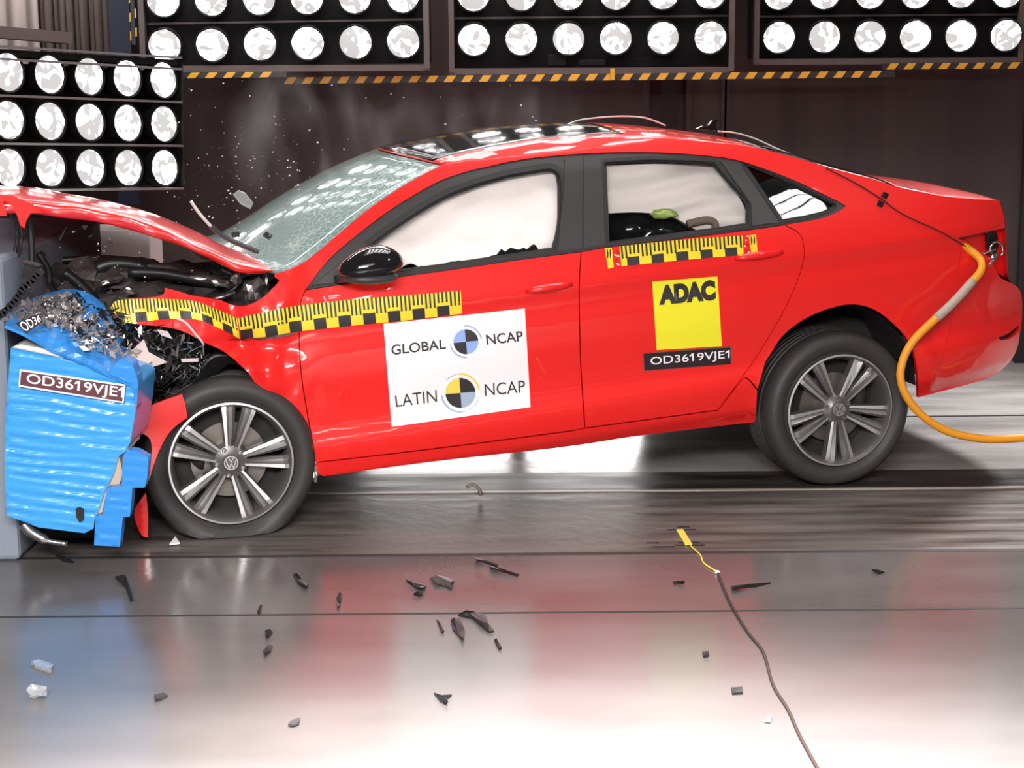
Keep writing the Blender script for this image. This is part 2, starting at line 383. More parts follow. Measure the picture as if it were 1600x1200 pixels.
# dark structure behind the outer panels, so the shut lines read dark
patch('inner_body_shell', [[(500, 460), (900, 398), (1226, 356)], [(1226, 356), (1255, 375), (1240, 454), (1200, 520), (1176, 600), (1170, 655)], [(1170, 655), (880, 694), (510, 738)], [(510, 738), (482, 600), (500, 460)]], M['dark'], off=.045, flange=0, step=25, mirror=True)
fbelt = [p for p in BELT if p[0] <= 908]; rbelt = [p for p in BELT if p[0] >= 908]
patch('front_door', [fbelt, FDR, [p for p in DOORB[::-1] if p[0] <= 914], FDF[::-1]], M['red'], mirror=True)
patch('rear_door', [rbelt, RDR, [p for p in DOORB[::-1] if p[0] >= 914], FDR[::-1]], M['red'], mirror=True)
patch('door_sill', [DOORB[:-1]+[(1122, 641)], [(1122, 641), (1150, 605)], [(1150, 605), (1165, 590), (1184, 610)], [(1184, 610), (1181, 660)], SILLB[::-1], [SILLB[0], (488, 735), (492, 723)]], M['red'], mirror=True, flange=.06, step=7)
# side frame: A pillar, roof rail and rear quarter panel in one
QT = [(1437, 300), (1480, 309), (1530, 313), (1562, 314)]
QR = [(1562, 314), (1568, 335), (1571, 356)]
patch('body_side', [[(430, 428), (433, 436), (477, 453)], TRIMT, TRIMB, RDR[:-1]+[(1152, 602)], [(1152, 602), (1166, 590), (1184, 608)], [(1184, 608), (1196, 565)], ARCHR[1:], [(1435, 621), (1470, 570), (1490, 480), (1500, 400), (1497, 372)], [(1497, 372), (1571, 356)], QR[::-1], QT[::-1], RAIL[::-1]], M['red'], mirror=True, ins=.3, step=9)
# rear bumper
BR = [(1548, 404), (1562, 432), (1588, 447), (1596, 462), (1597, 490), (1594, 520), (1588, 548), (1572, 572), (1548, 589), (1515, 600), (1435, 621)]
patch('rear_bumper', [[(1497, 372), (1520, 385), (1548, 404)], BR, [(1435, 621), (1470, 570), (1490, 480), (1500, 400), (1497, 372)]], M['red'], mirror=True, ins=.15, step=8,
      holes=[[[(1560, 527), (1577, 520), (1591, 508)], [(1591, 508), (1592, 516), (1578, 529), (1564, 531), (1560, 527)]]])
patch('bumper_vent', [[(1555, 532), (1577, 516), (1590, 505)], [(1590, 505), (1591, 520), (1575, 533), (1560, 535), (1555, 532)]], M['gloss_black'], off=.02, ins=0, step=6, mirror=True)
patch('tail_lamp_recess', [[(1494, 370), (1572, 354)], [(1572, 354), (1573, 400), (1575, 436)], [(1575, 436), (1545, 420), (1500, 392), (1494, 370)]], M['red'], off=.05, ins=0, step=8, mirror=True, flange=0)
patch('tail_lamp_bracket', [[(1542, 364), (1556, 361), (1560, 385), (1552, 400), (1544, 388), (1542, 364)]], M['black'], off=.03, ins=0, step=5)

# front wing (crushed)
WT = [(258, 449), (280, 455), (300, 461), (340, 468), (372, 478), (400, 472), (425, 452), (436, 438), (430, 430)]
WB = [(430, 625), (400, 600), (385, 580), (350, 550), (320, 536), (290, 520), (262, 512), (202, 505), (180, 494)]
patch('front_wing', [[(176, 478), (195, 468), (250, 462), (258, 449)], WT, [(430, 430), (455, 436), (477, 453)], FDF[:-1], [(490, 700), (493, 745)], [(493, 745), (484, 735), (470, 712), (447, 681), (437, 660), (430, 625)], WB, [(180, 494), (176, 478)]], M['red'], step=7, ins=.5)
# far side wing, less damaged
FWp = [[(250, 510), (340, 505), (430, 490), (474, 465)], FDF, [(492, 723), (470, 700), (440, 640), (400, 590), (340, 545), (280, 520)], [(280, 530), (250, 520), (250, 510)]]
def Vflat(u, w_): return float(np.interp(w_-wbelt(u), _xx, _yy))
o = patch('front_wing', FWp, M['red'], f=Vflat, step=20)
for v_ in o.data.vertices: v_.co.y = 2*CW-v_.co.y
o.data.flip_normals()

# window surround with three openings
FO = [[(572, 388), (600, 366), (640, 339), (690, 309), (740, 289), (790, 275), (840, 266)], [(840, 266), (861, 264), (873, 272), (877, 292)], [(877, 292), (876, 350), (867, 391)], [(867, 391), (800, 401), (720, 413), (640, 424), (590, 431)], [(590, 431), (572, 388)]]
RO = [[(944, 254), (1010, 250), (1070, 251), (1116, 254)], [(1116, 254), (1133, 275), (1163, 308)], [(1163, 308), (1170, 320), (1170, 352)], [(1170, 352), (1100, 362), (1000, 375), (949, 382)], [(949, 382), (944, 254)]]
QO = [[(1158, 252), (1200, 269), (1250, 291), (1300, 316), (1305, 322)], [(1305, 322), (1290, 332), (1250, 342), (1222, 346)], [(1222, 346), (1158, 252)]]
patch('window_frame', [TRIMT, TRIMB, BELT[::-1]], M['trim'], off=.006, holes=[FO, RO, QO], mirror=True, ins=.5, step=9, flange=.03)
def ring(name, outl, wd, m, off, mirror=True):
    p = path(outl, 6); patch(name, [np.array(q) for q in inset(p, -2)], m, off=off, holes=[[np.array(q) for q in inset(p, wd)]], ins=0, mirror=mirror, step=20, flange=.015)
def oring(outl, out_):
    p = path(outl, 6); patch('window_seal', [np.array(q) for q in inset(p, -out_)], M['seal'], off=.0035, holes=[[np.array(q) for q in inset(p, -.5)]], ins=0, mirror=True, step=20, flange=.003)
oring(FO, 9); oring(RO, 6); oring(QO, 3)
ring('window_seal', FO, 4.5, M['seal'], .016); ring('window_seal', RO, 3.5, M['seal'], .016); ring('window_seal', QO, 3.0, M['seal'], .012)
patch('belt_moulding', [BELT, [(1226, 347), (1169, 354), (1060, 368), (950, 381), (908, 388), (800, 402), (720, 414), (640, 424), (560, 435), (484, 447)]], M['seal'], off=-.002, ins=0, flange=.008, mirror=True)
patch('pillar_cover', [[(882, 249), (908, 246)], [(908, 246), (910, 391)], [(910, 391), (871, 396)], [(871, 396), (880, 300), (882, 249)]], M['trim'], off=-.001, ins=.6, mirror=True)
patch('pillar_cover', [[(912, 246), (940, 244)], [(940, 244), (946, 385)], [(946, 385), (912, 390)], [(912, 390), (912, 246)]], M['trim'], off=-.001, ins=.6, mirror=True)
patch('pillar_cover', [[(1124, 250), (1148, 254)], [(1148, 254), (1218, 348)], [(1218, 348), (1175, 353)], [(1175, 353), (1173, 318)], [(1173, 318), (1124, 250)]], M['trim'], off=-.001, ins=.6, mirror=True)
patch('mirror_sail', [[(488, 446), (530, 412), (571, 378)], [(571, 378), (588, 428)], [(588, 428), (530, 440), (488, 446)]], M['trim'], off=-.004, ins=.5)
patch('window_glass', RO, M['glass'], off=.028, ins=0, flange=0, step=20, mirror=True)
patch('window_glass', QO, M['darkglass'], off=.022, ins=0, flange=0, step=20, mirror=True)
o = patch('window_glass', FO, M['glass'], off=.028, ins=0, flange=0, step=20)   # far front window
for v_ in o.data.vertices: v_.co.y = 2*CW-v_.co.y
# jagged remains of the broken front window
random.seed(3); jag = []
for x in np.arange(600, 868, 7):
    yb = np.interp(x, [p[0] for p in BELT], [p[1] for p in BELT])
    jag.append((x+random.uniform(-2, 2), yb-(6+random.uniform(0, 7)+(8 if 780 < x < 840 else 0))))
patch('broken_glass_edge', [[(600, 434), jag[0]]]+[[jag[i], jag[i+1]] for i in range(len(jag)-1)]+[[jag[-1], (868, 392)], [(868, 392), (600, 434)]], M['gloss_black'], off=.022, ins=0, flange=.004, step=30)

# ---- roof, windscreen, rear window, boot lid: lofted from the near rail to its mirror image
rail = crv(RAIL, 10)
rail3 = [cp(p[0], p[1]) for p in rail]; railx = [p[0] for p in rail]
def railat(px):
    i = int(np.clip(np.searchsorted(railx, px), 1, len(railx)-1)); t = (px-railx[i-1])/(railx[i]-railx[i-1]); return rail3[i-1]*(1-t)+rail3[i]*t
def loft(name, A, bow, B, m, nq=28, pw=2.2, parent=car, thick=.006, q0=-1, q1=1):
    """A = near points; each row runs to the mirrored point; bow shifts the centre along u, B lifts it"""
    rows = []
    for i, a in enumerate(A):
        hw = CW-a[1]; row = []
        for q in np.linspace(q0, q1, nq+1):
            k = 1-abs(q)**pw
            row.append((a[0]+bow[i]*(1-q*q), CW+q*hw, a[2]+B[i]*k))
        rows.append(row)
    V = [p for r in rows for p in r]; n = nq+1
    F = [(i*n+j, i*n+j+1, (i+1)*n+j+1, (i+1)*n+j) for i in range(len(rows)-1) for j in range(nq)]
    o = mesh_obj(name, V, F, m, parent, True)
    if o.data.polygons[len(F)//2].normal.z < 0: o.data.flip_normals()
    sd = o.modifiers.new('solid', 'SOLIDIFY'); sd.thickness = thick; sd.offset = -1
    return o
xs = np.linspace(434, 688, 22); A = [railat(x) for x in xs]
t = np.linspace(0, 1, len(xs)); loft('windscreen', A, -.26*(1-t)-.10*t, .010+.012*t, M['windscreen'])
xs = np.linspace(692, 1186, 34); A = [railat(x) for x in xs]; t = np.linspace(0, 1, len(xs))
loft('roof', A, -.10*(1-sm_) if False else np.array([-.10*(1-sm(q, 0, .5))+.07*sm(q, .6, 1) for q in t]), .022+.012*np.sin(t*math.pi), M['roofred'])
xs = np.linspace(694, 985, 22); A = [railat(x)+np.array([0, .0, 0]) for x in xs]; tt = (xs-692)/(1186-692)
A2 = []
for a, q in zip(A, tt):
    A2.append(a)
o = loft('sunroof', A2, np.array([-.10*(1-sm(q, 0, .5)) for q in tt]), .022+.012*np.sin(tt*math.pi)+.004, M['gloss_black'], q0=-.86, q1=.86)
xs = np.linspace(1190, 1398, 16); A = [railat(x) for x in xs]; t = np.linspace(0, 1, len(xs))
loft('rear_window', A, .07*(1-t)+.13*t, .024-.012*t, M['darkglass'])
T2 = [cp(*p) for p in crv([(1402, 292), (1437, 300), (1480, 308), (1530, 312), (1560, 313)], 5)]; t = np.linspace(0, 1, len(T2))
loft('boot_lid', T2, .13*(1-t)+.05*t, .012+.02*np.sin(t*math.pi*.9), M['red'])
# tail face
T3 = [cp(*p) for p in crv([(1562, 314), (1569, 335), (1571, 356), (1572, 400), (1576, 436), (1592, 452), (1597, 480), (1595, 510), (1588, 548), (1572, 572), (1548, 589)], 4)]
rows = []
for a in T3:
    hw = CW-a[1]; rows.append([(a[0]+.07*(1-abs(q)**2.5), CW+q*hw, a[2]) for q in np.linspace(-1, 1, 17)])
V = [p for r in rows for p in r]; F = [(i*17+j, (i+1)*17+j, (i+1)*17+j+1, i*17+j+1) for i in range(len(rows)-1) for j in range(16)]
mesh_obj('tail_panel', V, F, M['red'], car, True)

# underbody, bulkhead and wheel wells
mb = MB(); ub = [(vplane(505, 740, .08), .02), (vplane(1178, 656, .08), .02)]
a = vplane(505, 738, .1); c = vplane(1178, 655, .1)
mb.add([(a[0], .1, a[2]), (c[0], .1, c[2]), (c[0], 2*CW-.1, c[2]), (a[0], 2*CW-.1, a[2]), (a[0], .1, a[2]+.05), (c[0], .1, c[2]+.05), (c[0], 2*CW-.1, c[2]+.05), (a[0], 2*CW-.1, a[2]+.05)], [(0, 1, 2, 3), (7, 6, 5, 4), (0, 4, 5, 1), (1, 5, 6, 2), (2, 6, 7, 3), (3, 7, 4, 0)])
c2 = vplane(1440, 605, .15); 
mb.box((c2[0]+.2, CW, c2[2]+.1), (.5, 1.25, .12)); mb.box((c[0]+.35, CW, c[2]+.16), (.8, .9, .06)); mb.box((c[0]+.05, CW, c[2]-.01), (.22, .9, .06))
mb.build('underbody', M['dark'], car)
def well(cu, cw, r, v0, v1, a0, a1, n=24):
    b2 = MB(); V = []; F = []
    for v in (v0, v1):
        for t in np.linspace(a0, a1, n): V.append((cu+r*.92*math.cos(t), v, cw+r*math.sin(t)))
    for i in range(n-1): F.append((i, i+1, n+i+1, n+i))
    V.append((cu, v1, cw-.1)); F += [(n+i, n+i+1, 2*n) for i in range(n-1)]
    b2.add(V, F); return b2
RC = vplane(1312, 645, .02); FC = vplane(361, 723, .02)
for v0, v1 in ((.03, .36), (2*CW-.03, 2*CW-.36)):
    well(RC[0], RC[2]+.06, .385, v0+(.01 if v0 < 1 else -.01), v1, .08, math.pi-.05).build('wheel_arch_liner', M['dark'], car)
    well(FC[0]+.03, FC[2]+.06, .40, v0+(.03 if v0 < 1 else -.03), v1, -.2, math.pi*.62).build('wheel_arch_liner', M['dark'], car)

# ------------------------------------------------------------------ wheels
def wheel(cu, cv, cw, base, side=-1, R=.325, flat=False, lean=0.0):
    wl = empty('wheel', (cu, cv, cw), 0, car)
    s = side
    mb = MB()
    pr = [(.228, .0), (.236, -.004), (.243, .006), (.262, -.012), (.285, -.016), (.305, -.008), (.318, .012), (R, .035)]
    for k in range(5):
        y0 = .048+k*.032; pr += [(R, y0), (R, y0+.020), (R-.007, y0+.022), (R-.007, y0+.029)]
    pr += [(R, .21), (.318, .225), (.29, .238), (.235, .23)]
    mb.lathe([(r, -s*h) for r, h in pr], (0, 0, 0), (0, 1, 0), 72)
    if flat:
        V = []
        for p in mb.V:
            z = p[2]; lim = -cw+.002
            if z < lim+.05 and math.hypot(p[0], z) > .25:
                k = (lim+.05-z); zz = max(lim, z*.75+.25*lim) if z > lim else lim
                p = (p[0]*(1+.05*k/.08), p[1]-(.02 if p[1] < .1 else -.02)*min(1, k/.06), zz)
            V.append(p)
        mb.V = V
    mb.build('tyre', M['tyre'], wl, angle=40)
    mb = MB(); mb.lathe([(.228, 0), (.234, -.007), (.226, -.010), (.218, .002), (.212, .02), (.205, .05), (.200, .12), (.21, .2)], (0, 0, 0), (0, -s, 0), 72)
    mb.V = [(p[0], p[1]*1, p[2]) for p in mb.V]
    o = mb.build('rim', M['rimdark'], wl, angle=30)
    mb = MB(); mb.lathe([(.2285, -.004), (.234, -.0085), (.2335, -.010), (.2265, -.0115)], (0, 0, 0), (0, -s, 0), 72); mb.build('rim_lip', M['machined'], wl, angle=30)
    # spokes
    for k in range(5):
        a0 = math.radians(base+72*k); mb = MB()
        for sg in (-1, 1):
            def pt(r, off, d):   # r along spoke, off sideways, d depth
                x = r*math.cos(a0)-off*math.sin(a0); z = r*math.sin(a0)+off*math.cos(a0); return (x, s*(-d) if False else -s*d*-1*-1, z)
            rs = [.045, .09, .15, .195, .222]
            inn = [.003, .005, .008, .012, .014]; mid = [.010, .018, .028, .035, .038]; outr = [.024, .035, .050, .062, .068]
            dp = [.020, .014, .006, .001, .004]
            V = []
            for i in range(5):
                dd = dp[i]
                V += [pt(rs[i], sg*inn[i], dd+.030), pt(rs[i], sg*inn[i], dd+.006), pt(rs[i], sg*(inn[i]*.55+mid[i]*.45), dd-.001), pt(rs[i], sg*mid[i], dd+.012),
                      pt(rs[i], sg*(mid[i]*.6+outr[i]*.4), dd), pt(rs[i], sg*outr[i], dd+.002), pt(rs[i], sg*(outr[i]+.004), dd+.034)]
            n = 7
            for i in range(4):
                for j in range(n):
                    j2 = (j+1) % n; mi = 1 if j in (2, 4) else 0
                    mb.add([V[i*n+j], V[i*n+j2], V[(i+1)*n+j2], V[(i+1)*n+j]], [(0, 1, 2, 3)], mi)
            mb.add([V[4*n+j] for j in range(n)], [tuple(range(n))], 0)
        mb.build('spoke', [M['rimdark'], M['machined']], wl)
    mb = MB(); mb.lathe([(.0, .010), (.030, .010), (.034, .014), (.062, .022), (.075, .045), (.075, .08)], (0, 0, 0), (0, -s, 0), 40); mb.V = [(p[0], p[1], p[2]) for p in mb.V]
    mb.build('wheel_hub', M['rimdark'], wl, angle=30)
    for k in range(5):
        a0 = math.radians(base+36+72*k); c = (.052*math.cos(a0), s*.0, .052*math.sin(a0))
        mb = MB(); mb.lathe([(0, -.002), (.007, -.001), (.009, .004), (.009, .03)], (c[0], s*-.014*-1*-1, c[2]), (0, -s, 0), 10); mb.build('lug_nut', M['steel'], wl, angle=35)
    # hub cap with the ring and the V over W
    mb = MB(); d = -.006
    def y(dv): return -s*dv
    mb.lathe([(0, .004), (.028, .004), (.031, .010)], (0, 0, 0), (0, -s, 0), 32, mi=0)
    mb.lathe([(.023, .003), (.0235, .001), (.0265, .001), (.027, .004)], (0, 0, 0), (0, -s, 0), 32, mi=1)
    sx = 1
    def stroke(p, q):
        a = np.array([p[0]*.022*sx, y(.0012), p[1]*.022]); b2 = np.array([q[0]*.022*sx, y(.0012), q[1]*.022]); mb.bar(a, b2, .003, .003, mi=1)
    for p, q in (((-.42, .95), (0, .12)), ((0, .12), (.42, .95)), ((-.85, .5), (-.38, -.9)), ((-.38, -.9), (0, -.08)), ((0, -.08), (.38, -.9)), ((.38, -.9), (.85, .5))): stroke(p, q)
    mb.build('wheel_cap', [M['rimdark'], M['machined']], wl)
    mb = MB(); mb.lathe([(.05, .075), (.145, .075), (.145, .095), (.05, .095)], (0, 0, 0), (0, -s, 0), 40); mb.build('brake_disc', M['disc'], wl, angle=30)
    mb = MB(); mb.blob((-.115 if base < 40 else .12, -s*.085, .04), (.07, .09, .16), 2, .1); mb.build('brake_caliper', M['dark'], wl, smooth=True)
    mb = MB(); mb.lathe([(.0, .11), (.215, .12)], (0, 0, 0), (0, -s, 0), 32); mb.build('backing_plate', M['dark'], wl)
    return wl
# spokes' depth sign: -v is towards the camera on the near side
wheel(RC[0], .022, max(RC[2], .327), 56, -1)
wheel(FC[0], .012, FC[2], 8, -1, flat=True)
wheel(RC[0], 2*CW-.022, max(RC[2], .327), 20, 1)
wheel(FC[0], 2*CW-.022, .327, 8, 1)

# ------------------------------------------------------------------ bonnet, bent upwards
Mn = [(428, 423), (400, 417), (360, 405), (320, 388), (280, 368), (240, 350), (200, 338), (150, 325), (100, 317), (60, 314), (20, 313), (-40, 314)]
Ln = [(427, 424), (400, 428), (368, 424), (330, 405), (285, 385), (240, 370), (200, 358), (150, 346), (105, 341), (62, 335), (20, 333), (-40, 334)]
Sn = [(392, 396), (372, 391), (350, 384), (318, 366), (280, 348), (240, 333), (200, 321), (150, 309), (100, 299), (60, 292), (20, 289), (-40, 289)]
def res(Q, n): return resample(crv(Q, 6), n)
NB = 46; mN, lN, sN = res(Mn, NB), res(Ln, NB), res(Sn, NB)
rows = []
for i in range(NB):
    t = i/(NB-1)
    m_ = vplane(*mN[i], .03); l_ = vplane(*lN[i], .045+.01*math.sin(i*.9)); s_ = vplane(*sN[i], .33)
    back = vplane(*sN[i], .33)
    mm = vplane(*(mN[i]*.72+sN[i]*.28), .10)
    r = [l_+np.array([0, .05, .0]), l_+np.array([0, .012, -.004]), l_, l_*.5+m_*.5+np.array([0, -.006, 0]), m_, mm, s_]
    for v, dy in ((.55, 2), (.85, 5), (1.15, 9), (1.45, 13), (1.68, 17)):
        q = s_.copy(); q[1] = v; q[0] -= .12*v*(1-sm(t, .0, .25))
        for _ in range(4):
            d_ = ROT@(q-camL); x_ = 800+FPX*(d_@RT)/(d_@FW); ys = np.interp(-x_, [-a_[0] for a_ in Sn], [a_[1] for a_ in Sn])
            q[2] = vplane(x_, ys+dy, v)[2]
        r.append(q)
    for k, p in enumerate(r[3:]):
        p[2] += .006*noise.noise(Vector((p[0]*8, p[1]*8, 1)))*(1 if t > .1 else 0)
    rows.append(r)
n = len(rows[0]); V = [p for r in rows for p in r]; F = [(i*n+j, i*n+j+1, (i+1)*n+j+1, (i+1)*n+j) for i in range(NB-1) for j in range(n-1)]
o = mesh_obj('bonnet', V, F, M['bonnet'], car, True); o.modifiers.new('solid', 'SOLIDIFY').thickness = .008
sb = o.modifiers.new('sub', 'SUBSURF'); sb.levels = sb.render_levels = 1
# torn front corner of the bonnet hanging down
def slab(name, px, v, th, m, parent=car, bend=None, jit=0, holes=()):
    P = [vplane(x, y, v if not bend else v+bend(x, y)) for x, y in px]
    mb = MB(); mb.prism(P, (0, th, 0)); return mb.build(name, m, parent)
slab('bonnet_corner', [(-20, 318), (6, 312), (20, 322), (28, 340), (32, 352), (38, 357), (41, 345), (48, 333), (66, 333), (50, 318), (20, 306), (-20, 305)], .02, .02, M['red'])
slab('bonnet_corner', [(-20, 300), (4, 312), (11, 337), (-20, 338)], -.02, .02, M['red'])
mb = MB()
for pts, r in (([(24, 345), (27, 370), (22, 400), (28, 398), (34, 370), (33, 350)], .007), ([(47, 340), (49, 370), (50, 410)], .012), ([(16, 322), (24, 330), (27, 342)], .02)):
    mb.tube([vplane(x, y, .1) for x, y in crv(pts, 4)], r)
mb.build('bonnet_hinge_stay', M['black'], car, angle=40)

# ------------------------------------------------------------------ mirror, handles, wipers, aerial
mb = MB(); c = vplane(579, 417, -.09)
mb.blob(c, (.245, .15, .158), 3, .02, 4, fr=1.2); V = []
for p in mb.V:
    x = (p[0]-c[0])/.12
    zz = (p[2]-c[2])*(1-.22*max(0, -x)) ; zz = zz*.62 if zz < 0 else zz
    V.append((p[0], p[1], c[2]+zz+.012*x))
mb.V = V; mb.build('mirror_housing', M['gloss_black'], car, smooth=True)
mb = MB(); mb.blob((c[0]+.0, c[1], c[2]-.040), (.21, .13, .05), 3, .02, 3); mb.bar(c+np.array([-.07, .0, -.035]), cp(532, 436), .05, .03); mb.build('mirror_base', M['trim'], car, smooth=True)
for (x0, y0, x1, y1) in ((822, 463, 893, 452), (1148, 412, 1222, 402)):
    for mir in (0, 1):
        mb = MB(); P = []
        for t in np.linspace(0, 1, 9):
            q = cp(x0+(x1-x0)*t, y0+(y1-y0)*t-8, -.022*math.sin(math.pi*t)**.5); P.append(q)
        mb.tube(P, [.010+.006*math.sin(math.pi*t) for t in np.linspace(0, 1, 9)], 10)
        if mir: mb.V = [(p[0], 2*CW-p[1], p[2]) for p in mb.V]
        mb.build('door_handle', M['red'], car, smooth=True)
mb = MB(); mb.blob((0, 0, 0), (1, 1, 1), 1, 0, 3)
def Vdent(u, w_): return Vs(u, w_)
# wiper arm knocked upwards
mb = MB(); mb.tube([vplane(x, y, .12) for x, y in crv([(298, 314), (312, 334), (332, 356), (352, 373), (380, 386), (402, 393)], 5)], [.006]*26, 6)
mb.build('wiper_arm', M['wirewhite'], car, smooth=True)
mb = MB(); mb.tube([vplane(x, y, .11) for x, y in crv([(330, 354), (352, 371), (380, 384), (404, 394)], 5)], .010, 6); mb.box(vplane(368, 366, .15), (.03, .02, .02)); mb.box(vplane(418, 368, .2), (.03, .02, .022), roty(.6))
mb.build('wiper_blade', M['black'], car, smooth=False)
# shark-fin aerial
mb = MB(); a = railat(1110)
mb.prism([vplane(x, y, CW-.012) for x, y in ((1088, 202), (1098, 197), (1107, 196), (1113, 188), (1121, 185), (1123, 188), (1119, 196), (1121, 204))], (0, .024, 0)); mb.build('shark_fin_aerial', M['gloss_black'], car, bevel=.004)
# bright roof mouldings and loose wires
mb = MB(); mb.tube([vplane(x, y, .75) for x, y in crv([(885, 195), (910, 187), (960, 182), (1000, 183), (1020, 188), (1040, 196)], 6)], .0035, 6); mb.build('roof_wire', M['wirewhite'], car, smooth=True)
mb = MB(); mb.tube([vplane(x, y, .55) for x, y in crv([(1122, 205), (1150, 208), (1180, 217), (1220, 235), (1260, 250)], 6)], .0035, 6); mb.build('roof_wire', M['wirewhite'], car, smooth=True)
mb = MB(); mb.tube([cp(x, y, -.004) for x, y in crv([(1290, 262), (1335, 285), (1376, 310), (1400, 328), (1425, 342), (1465, 360), (1505, 383), (1515, 392)], 5)], .0028, 6); mb.build('sensor_cable', M['wire'], car, smooth=True)
mb = MB(); p = cp(1379, 312, -.012)
for dx, dz in ((-.010, -.017), (.010, .017)): mb.box(p+np.array([dx, 0, dz]), (.022, .015, .022), roty(.5))
mb.build('cable_clip', M['black'], car)

# ------------------------------------------------------------------ interior
def airbag(name, outline, off, amp, sc_, seed, m=None, ridges=()):
    def fa(u, w_):
        v = Vflat2(u, w_)+amp*noise.noise(Vector((u*sc_, w_*sc_*1.6, seed)))+amp*.4*noise.noise(Vector((u*sc_*2.7, w_*sc_*4, seed+5)))
        for (k, a_) in ridges: v += a_*math.sin((w_-.12*u)*k+2*noise.noise(Vector((u*3, w_*3, seed))))
        return v
    return patch(name, outline, m or M['airbag'], off=off, f=fa, ins=0, flange=.06, step=6)
def Vflat2(u, w_): return float(np.interp(w_-wbelt(u), _xx, _yy))
airbag('curtain_airbag', [[(560, 402), (600, 372), (650, 338), (700, 310), (760, 288), (850, 266), (880, 268)], [(880, 268), (884, 340), (872, 396)], [(872, 396), (810, 398), (760, 412), (700, 428), (665, 422), (640, 412), (610, 428), (580, 426), (560, 402)]], .075, .035, 3.2, 2)
o_ = airbag('curtain_airbag', [[(936, 258), (1060, 256), (1122, 262), (1150, 300), (1165, 330), (1166, 352), (1160, 360)], [(1160, 360), (1110, 370), (1085, 358), (1050, 339), (1000, 332), (936, 334)], [(936, 334), (936, 258)]], .075, .022, 4, 9, ridges=((70, .010),))
mb = MB()
for (u0, v0) in ((.98, .42), (.98, 1.30)):
    mb = MB(); mb.blob((u0+.35, v0, .55), (.55, .48, .22), 1, .05, 3); mb.blob((u0+.66, v0, .85), (.20, .46, .66), 2, .05, 3, rot=roty(.25)); mb.blob((u0+.76, v0, 1.20), (.10, .26, .17), 3, .03, 3)
    mb.build('front_seat', M['dark'], car, smooth=True)
mb = MB(); mb.blob((2.2, CW, .60), (.55, 1.25, .25), 1, .04, 3); mb.blob((2.52, CW, .92), (.22, 1.25, .62), 2, .04, 3, rot=roty(.35)); mb.build('rear_seat', M['dark'], car, smooth=True)
mb = MB(); mb.box((.62, CW, .86), (.35, 1.35, .22)); mb.box((.5, CW, .62), (.06, 1.4, .5)); mb.build('dashboard', M['dark'], car, bevel=.03)
mb = MB(); mb.box((2.95, CW, 1.06), (.6, 1.25, .03)); mb.build('parcel_shelf', M['dark'], car)
mb = MB(); c = vplane(1015, 360, .28)
mb.blob(c+np.array([0, 0, -.02]), (.36, .26, .17), 5, .10, 4); mb.blob(c+np.array([-.09, 0, -.0]), (.24, .24, .18), 6, .08, 3)
o = mb.build('child_seat', M['gloss_black'], None, smooth=True); 
def free(o, label, cat, group=None):     # from car frame to a top-level thing
    o.location = tuple(P0); o.rotation_euler = (0, 0, YAW); tag(o, label, cat, group); return o
free(o, 'glossy black child seat behind the rear door window', 'child seat')
mb = MB(); mb.blob(vplane(1037, 334, .12), (.11, .05, .04), 4, .2, 3); free(mb.build('green_pad', M['green'], None, smooth=True), 'crumpled yellow-green pad on top of the black child seat', 'pad')
mb = MB(); mb.tube([vplane(x, y, .11) for x, y in crv([(1074, 350), (1090, 346), (1106, 344), (1116, 348), (1118, 356), (1119, 372)], 3)], .016, 10); mb.build('seat_bolster', M['tan'], car, smooth=True)
mb = MB(); mb.box(vplane(1059, 257, .27), (.055, .01, .012)); mb.build('airbag_tether', M['black'], car)

